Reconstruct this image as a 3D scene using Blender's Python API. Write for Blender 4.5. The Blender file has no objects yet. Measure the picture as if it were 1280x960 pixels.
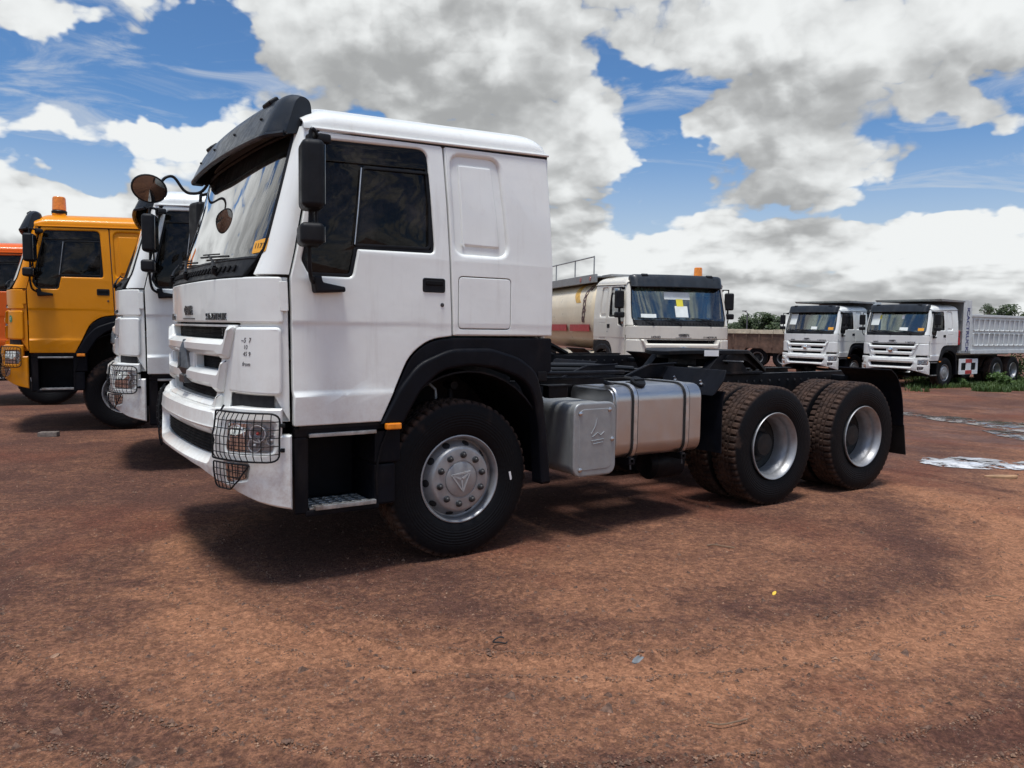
import bpy, bmesh, math, random
from bisect import bisect_left
from mathutils import Vector, Matrix, noise
from mathutils.geometry import tessellate_polygon

R_ = math.radians
scene = bpy.context.scene
COL = scene.collection

# ------------------------------------------------------------------ camera
CAM = Vector((-2.6606, -5.7701, 1.5767))
YAW, PITCH, ROLL, FPX = 0.58580, 0.07237, 0.01408, 986.27
Fv = Vector((math.sin(YAW)*math.cos(PITCH), math.cos(YAW)*math.cos(PITCH), -math.sin(PITCH)))
Rv = Vector((math.cos(YAW), -math.sin(YAW), 0)); Uv = Rv.cross(Fv)
Rv, Uv = math.cos(ROLL)*Rv + math.sin(ROLL)*Uv, -math.sin(ROLL)*Rv + math.cos(ROLL)*Uv
cd = bpy.data.cameras.new('camera'); co = bpy.data.objects.new('camera', cd); COL.objects.link(co)
co.matrix_world = Matrix(((Rv.x, Uv.x, -Fv.x, CAM.x), (Rv.y, Uv.y, -Fv.y, CAM.y), (Rv.z, Uv.z, -Fv.z, CAM.z), (0, 0, 0, 1)))
cd.sensor_width = 36; cd.lens = 36*FPX/1280; cd.clip_start = 0.05; cd.clip_end = 6000
scene.camera = co

def pix_dir(px, py):
    return (Fv + Rv*(px-640)/FPX - Uv*(py-480)/FPX)
def pix_azel(px, py):
    d = pix_dir(px, py).normalized()
    return math.atan2(d.x, d.y), math.asin(d.z)

# ------------------------------------------------------------------ world
SUN_EL, SUN_AZ = R_(77), R_(-130)      # nearly overhead; azimuth from +Y towards +X
world = bpy.data.worlds.new('World'); scene.world = world; world.use_nodes = True
nt = world.node_tree; nt.nodes.clear()
class NG:
    """tiny node helper"""
    def __init__(s, tree): s.t = tree
    def n(s, typ, **kw):
        nd = s.t.nodes.new(typ)
        for k, v in kw.items(): setattr(nd, k, v)
        return nd
    def put(s, sock, v):
        if isinstance(v, bpy.types.NodeSocket): s.t.links.new(v, sock)
        elif v is not None: sock.default_value = v
    def m(s, op, a, b=None, c=None, clamp=False):
        nd = s.n('ShaderNodeMath', operation=op, use_clamp=clamp)
        s.put(nd.inputs[0], a); s.put(nd.inputs[1], b); s.put(nd.inputs[2], c)
        return nd.outputs[0]
    def vm(s, op, a, b=None):
        nd = s.n('ShaderNodeVectorMath', operation=op); s.put(nd.inputs[0], a); s.put(nd.inputs[1], b)
        return nd.outputs[0]
    def noise(s, vec, scale, detail=4, rough=.55, dist=0, lac=2.0):
        nd = s.n('ShaderNodeTexNoise'); s.put(nd.inputs['Vector'], vec); nd.inputs['Scale'].default_value = scale
        nd.inputs['Detail'].default_value = detail; nd.inputs['Roughness'].default_value = rough
        nd.inputs['Distortion'].default_value = dist; nd.inputs['Lacunarity'].default_value = lac
        return nd.outputs['Fac']
    def ss(s, v, a, b, lo=0., hi=1.):
        nd = s.n('ShaderNodeMapRange', interpolation_type='SMOOTHSTEP')
        s.put(nd.inputs[0], v); nd.inputs[1].default_value = a; nd.inputs[2].default_value = b
        nd.inputs[3].default_value = lo; nd.inputs[4].default_value = hi
        return nd.outputs[0]
    def mix(s, f, a, b, blend='MIX'):
        nd = s.n('ShaderNodeMix', data_type='RGBA', blend_type=blend)
        s.put(nd.inputs[0], f); s.put(nd.inputs[6], a if not isinstance(a, tuple) else (*a[:3], 1)); s.put(nd.inputs[7], b if not isinstance(b, tuple) else (*b[:3], 1))
        return nd.outputs[2]
    def comb(s, x, y, z):
        nd = s.n('ShaderNodeCombineXYZ'); s.put(nd.inputs[0], x); s.put(nd.inputs[1], y); s.put(nd.inputs[2], z); return nd.outputs[0]
    def sep(s, v):
        nd = s.n('ShaderNodeSeparateXYZ'); s.put(nd.inputs[0], v); return nd.outputs
W = NG(nt)
tc = W.n('ShaderNodeTexCoord').outputs['Generated']
sky = W.n('ShaderNodeTexSky', sky_type='NISHITA', sun_disc=False)
sky.sun_elevation = SUN_EL; sky.sun_rotation = SUN_AZ; sky.altitude = 300; sky.air_density = 1.0; sky.dust_density = 0.2; sky.ozone_density = 3.0
sx, sy, sz = W.sep(tc)
az = W.m('ARCTAN2', sx, sy); el = W.m('ARCSINE', sz)
# cloud field: cumulus heaps seen in the photograph (centre px, py, radius x, y, weight) over an even random field
BLOBS = [(510, 40, 215, 105, .80), (640, 130, 165, 105, .75), (735, 215, 72, 62, .80), (400, 105, 90, 55, .45), (620, -60, 300, 70, .6),
         (930, 60, 120, 72, .75), (1060, 50, 120, 55, .50), (1140, 115, 110, 42, .62), (1245, 30, 130, 55, .62),
         (1010, 200, 158, 46, .98), (985, 135, 34, 34, .55), (1215, 142, 48, 26, .62), (915, 190, 60, 36, .40),
         (40, 8, 120, 46, .75), (215, -14, 90, 28, .5), (185, 162, 150, 24, .85), (300, 130, 60, 30, .4), (30, 258, 190, 50, .75), (200, 212, 46, 32, .75),
         (-200, 110, 190, 110, 1.0), (-480, 160, 260, 170, .8), (760, 335, 150, 50, .45), (960, 300, 150, 36, .50), (1160, 300, 130, 44, .60), (1300, 330, 120, 60, .50), (1000, 380, 400, 34, .2),
         (140, 98, 200, 50, -1.35), (260, 50, 72, 62, -1.0), (815, 190, 66, 80, -1.35), (770, 100, 66, 44, -1.0), (860, 140, 40, 34, -.5), (1210, 215, 130, 40, -1.4), (1240, 92, 40, 20, -.6), (60, 195, 140, 18, -.8), (1060, 262, 240, 14, -.5), (430, 230, 90, 60, -.5), (600, 250, 60, 40, -.4), (380, 20, 40, 40, .3)]
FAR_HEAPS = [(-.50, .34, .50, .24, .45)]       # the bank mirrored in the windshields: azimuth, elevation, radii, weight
CLOUD_LO, CLOUD_MID, CLOUD_HI, SKY_TINT = (3.05, 3.12, 3.15), (5.2, 5.45, 5.7), (7.0, 7.18, 7.18), (.54, .75, .93)
def cloud_group():
    g = bpy.data.node_groups.new('cloud_field', 'ShaderNodeTree')
    g.interface.new_socket('v', in_out='INPUT', socket_type='NodeSocketVector')
    g.interface.new_socket('d', in_out='OUTPUT', socket_type='NodeSocketFloat')
    g.interface.new_socket('n', in_out='OUTPUT', socket_type='NodeSocketFloat')
    G = NG(g); i = G.n('NodeGroupInput'); o = G.n('NodeGroupOutput'); v0 = i.outputs[0]
    def n2(vec, scale, det, rough, col=False):
        nd = G.n('ShaderNodeTexNoise', noise_dimensions='2D'); G.put(nd.inputs['Vector'], vec); nd.inputs['Scale'].default_value = scale
        nd.inputs['Detail'].default_value = det; nd.inputs['Roughness'].default_value = rough
        return nd.outputs['Color' if col else 'Fac']
    vs = G.vm('MULTIPLY', v0, (1., 1.6, 1.))
    big = n2(vs, 3.0, 2, .5)
    wv = G.vm('SUBTRACT', n2(vs, 8.0, 4, .58, True), (.5, .5, .5))
    vw = G.vm('ADD', v0, G.vm('MULTIPLY', wv, (.17, .12, 0)))
    tot = G.m('MULTIPLY_ADD', big, 1.0, -.20)
    for (px, py, rx, ry, wt) in BLOBS:
        wt = wt*.85
        a0, e0 = pix_azel(px, py)
        ra = abs(pix_azel(px+rx, py)[0]-a0); re = abs(pix_azel(px, py-ry)[1]-e0)
        nd = G.n('ShaderNodeVectorMath', operation='MULTIPLY_ADD'); G.put(nd.inputs[0], vw); nd.inputs[1].default_value = (1/ra, 1/re, 0); nd.inputs[2].default_value = (-a0/ra, -e0/re, 0)
        dt = G.n('ShaderNodeVectorMath', operation='DOT_PRODUCT'); G.put(dt.inputs[0], nd.outputs[0]); G.put(dt.inputs[1], nd.outputs[0])
        tot = G.m('MULTIPLY_ADD', G.m('POWER', .333, dt.outputs['Value']), wt, tot)
    sp = G.sep(v0); hs = G.m('MULTIPLY', G.m('LOGARITHM', G.m('ADD', G.m('MAXIMUM', sp[1], -.05), .13), 2.71828), .48)
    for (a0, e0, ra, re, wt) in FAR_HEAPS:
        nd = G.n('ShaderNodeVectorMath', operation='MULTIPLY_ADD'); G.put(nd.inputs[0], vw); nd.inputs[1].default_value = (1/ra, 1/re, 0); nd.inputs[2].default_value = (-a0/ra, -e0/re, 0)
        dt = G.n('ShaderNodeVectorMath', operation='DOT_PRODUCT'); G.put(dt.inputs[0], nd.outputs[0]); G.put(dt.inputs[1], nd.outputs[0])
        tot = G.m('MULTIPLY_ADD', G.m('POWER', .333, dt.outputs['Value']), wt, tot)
    vb = G.vm('MULTIPLY', G.vm('ADD', G.comb(sp[0], hs, 0.), G.vm('MULTIPLY', wv, (.06, .05, 0))), (1., 1.25, 1.))
    def head(vec, scale):
        vo = G.n('ShaderNodeTexVoronoi', voronoi_dimensions='2D', feature='F1'); G.put(vo.inputs['Vector'], vec); vo.inputs['Scale'].default_value = scale
        dd = vo.outputs['Distance']; return G.m('MULTIPLY_ADD', G.m('MULTIPLY', dd, dd), -1.6, .5)
    h1, h2, h3 = head(vb, 11.), head(G.vm('ADD', vb, (3.1, 1.7, 0.)), 25.), head(G.vm('ADD', vb, (1.3, 5.2, 0.)), 55.)
    b3 = G.m('ABSOLUTE', G.m('MULTIPLY_ADD', n2(vb, 75, 3, .6), 2., -1.))
    bil = G.m('MULTIPLY_ADD', h1, .50, G.m('MULTIPLY_ADD', h2, .30, G.m('MULTIPLY_ADD', h3, .12, G.m('MULTIPLY', b3, .06))))
    f = n2(vb, 21, 6, .62)
    d = G.m('ADD', tot, G.m('MULTIPLY_ADD', f, .26, -.42)); d = G.m('ADD', d, bil)
    e_ = G.sep(v0)[1]; d = G.m('ADD', d, G.ss(e_, .20, .03, 0., .50))
    G.put(o.inputs[0], d); G.put(o.inputs[1], bil)
    return g
CG = cloud_group()
def cf(v):
    nd = W.n('ShaderNodeGroup'); nd.node_tree = CG; W.put(nd.inputs[0], v); return nd.outputs
v0 = W.comb(az, el, 0.)
c0 = cf(v0); c1 = cf(W.vm('ADD', v0, (.012, .060, 0.)))
d0, d1 = c0[0], c1[0]
alpha = W.ss(d0, .14, .46)
pw = W.vm('MULTIPLY', v0, (1., 1.3, 1.)); c2 = cf(W.vm('ADD', v0, (.005, .016, 0.))); fine = W.m('SUBTRACT', c0[1], c2[1])
rel = W.m('ADD', W.m('MULTIPLY', W.m('SUBTRACT', d0, d1), .85), W.m('MULTIPLY', fine, W.m('MAXIMUM', W.ss(W.noise(pw, 4.5, 2, .5), .40, .68, .18, .75), W.ss(el, .26, .12, 0., .75))))     # lit tops, shaded bases
core = W.m('MULTIPLY', W.ss(d0, .40, 1.2), .34)
edge = W.m('MULTIPLY', W.ss(d0, .60, .25), .08)
sh = W.ss(W.m('ADD', W.m('ADD', W.m('SUBTRACT', .49, core), edge), rel), -.30, 1.10)
nd = W.n('ShaderNodeTexNoise', noise_dimensions='2D'); W.put(nd.inputs['Vector'], W.vm('MULTIPLY', v0, (1., 4.2, 1.))); nd.inputs['Scale'].default_value = 6.5; nd.inputs['Detail'].default_value = 7; nd.inputs['Roughness'].default_value = .63; nd.inputs['Distortion'].default_value = .5
wispa = W.m('MULTIPLY', W.ss(nd.outputs['Fac'], .46, .78), .60)
haz = W.ss(el, .0, .26, .80, 0.)                                  # low bands of far cloud
cloudc = W.mix(sh, CLOUD_LO, CLOUD_HI)
base = W.mix(W.m('MAXIMUM', wispa, haz), W.mix(1.0, sky.outputs[0], SKY_TINT, 'MULTIPLY'), CLOUD_MID)
allc = W.mix(alpha, base, cloudc)
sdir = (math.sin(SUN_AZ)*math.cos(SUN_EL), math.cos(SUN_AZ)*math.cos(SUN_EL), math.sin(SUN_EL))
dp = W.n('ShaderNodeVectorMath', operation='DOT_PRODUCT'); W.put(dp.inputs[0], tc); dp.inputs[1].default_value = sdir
glow = W.m('MULTIPLY_ADD', W.m('POWER', W.m('MAXIMUM', dp.outputs['Value'], 0.), 7.), 1.3, 1.0)      # brightening round the thinly clouded sun, added to lift the ambient light
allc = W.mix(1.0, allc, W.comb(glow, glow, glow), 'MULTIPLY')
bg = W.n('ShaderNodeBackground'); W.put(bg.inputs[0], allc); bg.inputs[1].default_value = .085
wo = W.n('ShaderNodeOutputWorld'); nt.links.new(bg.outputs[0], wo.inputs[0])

# ------------------------------------------------------------------ sun, seen through thin cloud
sl = bpy.data.lights.new('sun', 'SUN'); sl.energy = 2.6; sl.angle = R_(14); sl.color = (1.0, .97, .93)
so = bpy.data.objects.new('sun', sl); COL.objects.link(so)
sd = Vector((math.sin(SUN_AZ)*math.cos(SUN_EL), math.cos(SUN_AZ)*math.cos(SUN_EL), math.sin(SUN_EL)))
so.rotation_euler = sd.to_track_quat('Z', 'Y').to_euler(); so.location = (0, 0, 30)

scene.view_settings.view_transform = 'Standard'; scene.view_settings.look = 'None'
scene.view_settings.exposure = 0.56; scene.view_settings.gamma = 1.0; scene.view_settings.use_curve_mapping = False
scene.render.resolution_x = 1024; scene.render.resolution_y = 768
scene.render.engine = 'CYCLES'
try:
    scene.cycles.max_bounces = 6; scene.cycles.diffuse_bounces = 2; scene.cycles.glossy_bounces = 3; scene.cycles.transparent_max_bounces = 12; world.cycles.sampling_method = 'NONE'
except Exception: pass

# ------------------------------------------------------------------ materials
MATS = {}
def lin(*c):
    return tuple(((v/255)/12.92 if v/255 <= .04045 else ((v/255+.055)/1.055)**2.4) for v in c)
def base_mat(name):
    m = bpy.data.materials.new(name); m.use_nodes = True; m.node_tree.nodes.clear()
    g = NG(m.node_tree); b = g.n('ShaderNodeBsdfPrincipled'); o = g.n('ShaderNodeOutputMaterial')
    m.node_tree.links.new(b.outputs[0], o.inputs[0]); MATS[name] = m
    return m, g, b, o
def simple(name, col, rough=.5, metal=0., var=.0, vscale=6., bump=0., bscale=60., coat=0., dirt=None, dscale=3., damt=.35, rvar=.12, spec=.5):
    """plain surface with uneven tone, roughness and a little fine relief"""
    m, g, b, o = base_mat(name)
    ob = g.n('ShaderNodeTexCoord').outputs['Object']
    c = None
    if var or dirt:
        n = g.noise(ob, vscale, 6, .6)
        lo = tuple(max(0, x*(1-var)) for x in col); hi = tuple(min(1, x*(1+var)) for x in col)
        c = g.mix(g.ss(n, .3, .7), lo, hi)
        if dirt:
            st = g.n('ShaderNodeMapping'); g.put(st.inputs[0], ob); st.inputs[3].default_value = (1, 1, .35)
            dn = g.noise(st.outputs[0], dscale, 8, .68)
            f = g.m('MULTIPLY', g.ss(dn, .50, .78), damt); c = g.mix(f, c, dirt)
        g.put(b.inputs['Base Color'], c)
    else: b.inputs['Base Color'].default_value = (*col, 1)
    rn = g.noise(ob, vscale*2.3+1, 5, .65)
    g.put(b.inputs['Roughness'], g.ss(rn, .25, .75, max(.02, rough-rvar), min(1, rough+rvar)))
    b.inputs['Metallic'].default_value = metal; b.inputs['Specular IOR Level'].default_value = spec
    b.inputs['Coat Weight'].default_value = coat; b.inputs['Coat Roughness'].default_value = .08
    if bump:
        bp = g.n('ShaderNodeBump'); bp.inputs['Strength'].default_value = bump; bp.inputs['Distance'].default_value = .01
        g.put(bp.inputs['Height'], g.noise(ob, bscale, 5, .6)); g.put(b.inputs['Normal'], bp.outputs[0])
    return m
DUST = (.30, .19, .12)
def paint(name, col, dirt=(.33, .27, .21), damt=.30, coat=.55):
    """vehicle enamel: faint orange peel and panel unevenness, dust streaks, splashes low down"""
    m, g, b, o = base_mat(name)
    ob = g.n('ShaderNodeTexCoord').outputs['Object']
    n = g.noise(ob, 2.2, 5, .55); c = g.mix(g.ss(n, .3, .7), tuple(x*.95 for x in col), col)
    mp = g.n('ShaderNodeMapping'); g.put(mp.inputs[0], ob); mp.inputs[3].default_value = (5, 5, .5)
    s1 = g.ss(g.noise(mp.outputs[0], 2.4, 7, .65), .52, .80)
    s2 = g.ss(g.noise(ob, 9, 8, .7), .55, .8)
    z = g.sep(ob)[2]; low = g.ss(z, 1.35, .55)
    f = g.m('MULTIPLY', g.m('ADD', g.m('MULTIPLY', s1, .7), g.m('MULTIPLY', s2, .35)), damt)
    c = g.mix(f, c, dirt)
    dl = g.m('MULTIPLY', g.m('MULTIPLY', g.ss(z, 1.55, .50), g.ss(g.noise(ob, 11, 9, .78), .36, .74)), damt*1.7, clamp=True); c = g.mix(dl, c, (.34, .20, .125))
    sp = g.ss(g.noise(ob, 75, 3, .6), .70, .78); c = g.mix(g.m('MULTIPLY', sp, .22), c, (.12, .08, .06))
    g.put(b.inputs['Base Color'], c)
    g.put(b.inputs['Roughness'], g.m('ADD', .30, g.m('MULTIPLY', f, 1.2)))
    b.inputs['Coat Weight'].default_value = coat; b.inputs['Coat Roughness'].default_value = .07; b.inputs['Specular IOR Level'].default_value = .5 if coat > .4 else .2
    bp = g.n('ShaderNodeBump'); bp.inputs['Strength'].default_value = .08; bp.inputs['Distance'].default_value = .05
    g.put(bp.inputs['Height'], g.noise(ob, 3.5, 3, .5)); g.put(b.inputs['Normal'], bp.outputs[0]); g.put(b.inputs['Coat Normal'], bp.outputs[0])
    return m
def glass(name, tint, refl=1.0):
    """thin pane: tinted see-through plus Fresnel reflection"""
    m, g, b, o = base_mat(name)
    g.t.nodes.remove(b)
    tr = g.n('ShaderNodeBsdfTransparent'); tr.inputs[0].default_value = (*tint, 1)
    gl = g.n('ShaderNodeBsdfGlossy'); gl.inputs['Roughness'].default_value = .015
    ob = g.n('ShaderNodeTexCoord').outputs['Object']
    df = g.n('ShaderNodeBsdfDiffuse'); df.inputs[0].default_value = (.30, .26, .22, 1)
    fr = g.n('ShaderNodeFresnel'); fr.inputs[0].default_value = 1.52
    m1 = g.n('ShaderNodeMixShader'); g.put(m1.inputs[0], g.m('MULTIPLY', fr.outputs[0], 1.7*refl, clamp=True)); g.put(m1.inputs[1], tr.outputs[0]); g.put(m1.inputs[2], gl.outputs[0])
    m2 = g.n('ShaderNodeMixShader'); dn = g.ss(g.noise(ob, 4, 8, .7), .42, .8, .015, .14)
    g.put(m2.inputs[0], dn); g.put(m2.inputs[1], m1.outputs[0]); g.put(m2.inputs[2], df.outputs[0])
    g.put(o.inputs[0], m2.outputs[0])
    return m
paint('white_paint', (.815, .835, .795))
paint('yellow_paint', (.72, .255, .0015), dirt=(.30, .11, .005), damt=.15, coat=.12)
paint('orange_paint', (.70, .115, .008), dirt=(.28, .07, .01), damt=.15, coat=.12)
paint('cream_paint', (.74, .70, .60), dirt=(.38, .31, .22))
simple('black_plastic', (.010, .011, .013), .50, var=.3, bump=.08, bscale=220, dirt=(.06, .05, .042), damt=.25, spec=0.18)
simple('visor_plastic', (.014, .018, .023), .38, var=.25, bump=.03, bscale=120, dirt=(.07, .065, .06), damt=.3, coat=.12, spec=.35)
simple('fender_plastic', (.0045, .0052, .008), .5, var=.25, bump=.10, bscale=160, dirt=(.05, .036, .028), damt=.4, spec=0.12)
simple('chassis_black', (.0055, .006, .008), .5, var=.4, bump=.12, bscale=70, dirt=(.08, .05, .035), damt=.45, spec=0.15)
simple('gap_black', (.006, .006, .007), .8)
simple('grille_black', (.006, .006, .007), .7, var=.2, spec=.15)
simple('alu_tank', (.50, .50, .505), .33, 1.0, var=.05, vscale=3, dirt=(.36, .30, .25), damt=.25, rvar=.05)
simple('alu_strap', (.55, .55, .55), .38, 1.0, var=.15, vscale=14, dirt=(.3, .24, .18), damt=.4)
simple('alu_step', (.40, .40, .385), .5, .8, var=.25, vscale=22, dirt=(.17, .115, .08), damt=.8, dscale=8)
simple('galvanised', (.30, .31, .31), .48, .45, var=.08, vscale=12, dirt=(.24, .19, .15), damt=.35, bump=.02)
simple('box_grey', (.24, .25, .25), .5, .15, var=.1, vscale=5, dirt=(.25, .19, .14), damt=.6)
simple('rim_silver', (.32, .325, .33), .46, .60, var=.10, vscale=14, dirt=(.17, .125, .09), damt=.40, dscale=6)
simple('rim_grey', (.42, .43, .43), .45, .35, var=.12, vscale=14, dirt=(.26, .18, .13), damt=.5, dscale=6)
simple('rim_shaded', (.022, .024, .024), .5, .2, var=.3, vscale=14, dirt=(.07, .045, .03), damt=.5, dscale=6, spec=.3)  # silver disc and hub painted dark, standing in for shade inside rear rims
simple('nut_steel', (.06, .06, .062), .42, .6, var=.3, vscale=40)
simple('chrome', (.75, .75, .75), .10, 1.0, rvar=.05)
simple('badge_chrome', (.13, .135, .14), .42, .7, var=.2, vscale=30)
simple('badge_dark', (.07, .075, .08), .35, .6, var=.3, vscale=30)
simple('ink', (.03, .03, .035), .7)
simple('seat_grey', (.23, .23, .24), .75, var=.25, vscale=8, bump=.2, bscale=18)
simple('seat_wrap', (.55, .56, .57), .30, var=.15, vscale=9, bump=.5, bscale=11)
simple('dash_plastic', (.22, .22, .215), .6, var=.2)
simple('interior_dark', (.30, .295, .28), .8, var=.2)
simple('curtain', (.62, .62, .58), .8, var=.2, vscale=10, bump=.3, bscale=9)
simple('orange_lens', (.80, .24, .015), .22, coat=.5, var=.15, vscale=30)
simple('red_lens', (.35, .015, .012), .3, coat=.5)
simple('sticker_orange', (.78, .36, .03), .5)
simple('sticker_white', (.75, .75, .74), .5, var=.05)
simple('sticker_yellow', (.70, .62, .05), .5)
simple('sticker_green', (.06, .22, .09), .5)
simple('paper', (.72, .76, .72), .8, var=.08)
simple('red_paint', (.42, .018, .022), .45, var=.1)
simple('blue_ink', (.03, .04, .16), .5)
simple('script_ink', (.09, .04, .035), .5)
simple('mustard_paint', (.58, .33, .05), .5, var=.2)
simple('mirror_glass', (.20, .205, .21), .04, 1.0, rvar=.01)
simple('silver_body', (.60, .63, .62), .5, .0, var=.08, dirt=(.40, .34, .28), damt=.35, coat=.1)
simple('tank_cream', (.80, .68, .47), .36, 0, var=.06, vscale=1.5, dirt=(.50, .38, .24), damt=.35, coat=.25)
simple('rust_panel', (.13, .075, .05), .85, var=.4, vscale=3, bump=.4, bscale=20, dirt=(.06, .035, .025), damt=.7)
simple('cream_wood', (.58, .50, .36), .75, var=.2, vscale=4, dirt=(.3, .22, .14), damt=.5)
simple('stone_grey', (.16, .13, .11), .9, var=.3, vscale=20, bump=.4, bscale=40)
simple('leaf_yellow', (.72, .45, .04), .6, var=.1)
simple('scrap_grey', (.14, .15, .155), .6, var=.3, vscale=20)
simple('twig', (.20, .13, .08), .9, var=.3)
simple('cardboard', (.32, .19, .10), .9, var=.25, vscale=12)
simple('lamp_metal', (.12, .12, .13), .6, .3)
simple('bark', (.09, .07, .05), .95, var=.4, vscale=9, bump=.5, bscale=14)
simple('rubber_hose', (.012, .012, .012), .5)
glass('windshield_glass', (.78, .90, .85), 1.9)
glass('window_glass', (.10, .13, .145), .30)
simple('reflector_silver', (.74, .75, .76), .25, .22, rvar=.08, coat=.5)
glass('lamp_glass', (.90, .91, .92), .7)
def tyre_mat():
    m, g, b, o = base_mat('tyre_rubber')
    ob = g.n('ShaderNodeTexCoord').outputs['Object']
    oi = g.n('ShaderNodeObjectInfo').outputs['Random']
    s = g.sep(ob); r = g.m('SQRT', g.m('ADD', g.m('MULTIPLY', s[0], s[0]), g.m('MULTIPLY', s[2], s[2])))
    off = g.vm('ADD', ob, g.comb(g.m('MULTIPLY', oi, 13.), g.m('MULTIPLY', oi, 7.), 0.))
    n = g.noise(off, 7, 7, .65); n2 = g.noise(off, 40, 5, .65); n3 = g.noise(off, 3.2, 3, .5)
    tread = g.ss(r, .505, .537)
    f = g.m('MULTIPLY', tread, g.m('ADD', .15, g.m('MULTIPLY', g.ss(n, .30, .72), .50)))
    side = g.m('MULTIPLY', g.m('MULTIPLY', g.ss(n3, .60, .72), g.ss(n, .35, .6)), g.ss(r, .38, .50))
    f = g.m('MAXIMUM', f, g.m('MULTIPLY', side, .6)); f = g.m('ADD', f, g.m('MULTIPLY', g.ss(n2, .5, .8), .03), clamp=True)
    c = g.mix(f, (.0042, .0044, .0055), g.mix(n2, (.085, .050, .035), (.15, .09, .064)))
    b.inputs['Specular IOR Level'].default_value = .13; g.put(b.inputs['Base Color'], c); g.put(b.inputs['Roughness'], g.m('ADD', .56, g.m('MULTIPLY', f, .4)))
    bp = g.n('ShaderNodeBump'); bp.inputs['Strength'].default_value = .55; bp.inputs['Distance'].default_value = .008
    ring = g.m('MULTIPLY', g.m('SINE', g.m('MULTIPLY', r, 330.)), g.m('MULTIPLY', g.ss(r, .35, .36), g.ss(r, .46, .45)))
    g.put(bp.inputs['Height'], g.m('ADD', n2, g.m('MULTIPLY', ring, .25))); g.put(b.inputs['Normal'], bp.outputs[0])
tyre_mat()
M = MATS

# ------------------------------------------------------------------ mesh helpers
def area2(p): return sum(p[i][0]*p[(i+1) % len(p)][1]-p[(i+1) % len(p)][0]*p[i][1] for i in range(len(p)))/2
def ccw(p): return list(p) if area2(p) > 0 else list(reversed(p))
def rp(pts, n=4):
    """polygon with rounded corners; pts = (x, y[, r])"""
    out = []; N = len(pts)
    for i in range(N):
        b = Vector(pts[i][:2]); r = pts[i][2] if len(pts[i]) > 2 else 0
        if r <= 0: out.append((b.x, b.y)); continue
        a = Vector(pts[i-1][:2]); c = Vector(pts[(i+1) % N][:2])
        u = (a-b); v = (c-b); lu, lv = u.length, v.length; u.normalize(); v.normalize()
        ang = math.acos(max(-1, min(1, u.dot(v))))
        if ang > 3.0: out.append((b.x, b.y)); continue
        t = min(r/math.tan(ang/2), lu*.48, lv*.48)
        p0 = b+u*t; p1 = b+v*t
        for k in range(n+1):
            f = k/n; q = p0*(1-f)**2 + b*(2*f*(1-f)) + p1*f*f
            out.append((q.x, q.y))
    return out
def rrect(x0, y0, x1, y1, r=.03, n=4): return rp([(x0, y0, r), (x1, y0, r), (x1, y1, r), (x0, y1, r)], n)
def circ(cx, cy, r, n=24, ry=None): return [(cx+r*math.cos(2*math.pi*k/n), cy+(ry or r)*math.sin(2*math.pi*k/n)) for k in range(n)]
def offs(p, d):
    n = len(p); out = []
    for i in range(n):
        a = Vector(p[i-1]); b = Vector(p[i]); c = Vector(p[(i+1) % n])
        e1 = b-a; e2 = c-b
        if e1.length < 1e-9 or e2.length < 1e-9: out.append(tuple(b)); continue
        e1.normalize(); e2.normalize()
        n1 = Vector((-e1.y, e1.x)); n2 = Vector((-e2.y, e2.x)); m = n1+n2
        if m.length < 1e-6: m = n1
        m.normalize(); k = d/max(.4, m.dot(n1)); out.append((b.x+m.x*k, b.y+m.y*k))
    return out
def merge(bm, tmp):
    me = bpy.data.meshes.new('tmp'); tmp.to_mesh(me); tmp.free(); bm.from_mesh(me); bpy.data.meshes.remove(me)
def panel(bm, outer, holes=(), t=.02, b=.004, mapf=None, cu=(), cv=(), seg=2):
    """solid plate in (u, v) with rounded edges, top at w=0, back at w=-t; holes = [(points, bevel)]; cut and bent by mapf(u, v, w)"""
    tb = bmesh.new(); outer = ccw(outer)
    loops = [(outer, b, 1)]
    for h in holes:
        hp, hb = h if (len(h) == 2 and not isinstance(h[1], tuple)) else (h, b)
        loops.append((ccw(hp), hb, -1))
    caps = []; backs = []
    for (pts, bb, sg) in loops:
        rings = []
        for k in range(seg+1):
            a = (math.pi/2)*k/seg; ins = bb*(1-math.sin(a)); dep = -bb*(1-math.cos(a))
            q = offs(pts, sg*ins) if ins > 1e-6 else pts
            rings.append([tb.verts.new((u, v, dep)) for u, v in q])
        if t > bb+1e-6: rings.append([tb.verts.new((u, v, -t)) for u, v in pts])
        for r0, r1 in zip(rings, rings[1:]):
            for i in range(len(pts)):
                j = (i+1) % len(pts)
                try: tb.faces.new((r0[i], r0[j], r1[j], r1[i]))
                except ValueError: pass
        caps.append(rings[0]); backs.append(rings[-1])
    for lst in (caps, backs):
        flat = [v for l in lst for v in l]
        for tri in tessellate_polygon([[Vector((v.co.x, v.co.y, 0)) for v in l] for l in lst]):
            try: tb.faces.new([flat[i] for i in tri])
            except ValueError: pass
    for val, no in [(c, (1, 0, 0)) for c in cu] + [(c, (0, 1, 0)) for c in cv]:
        bmesh.ops.bisect_plane(tb, geom=tb.verts[:]+tb.edges[:]+tb.faces[:], plane_co=Vector(no)*val, plane_no=no, dist=1e-5)
    bmesh.ops.recalc_face_normals(tb, faces=tb.faces)
    if mapf:
        for v in tb.verts: v.co = mapf(v.co.x, v.co.y, v.co.z)
        bmesh.ops.recalc_face_normals(tb, faces=tb.faces)
    merge(bm, tb); return bm
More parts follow.
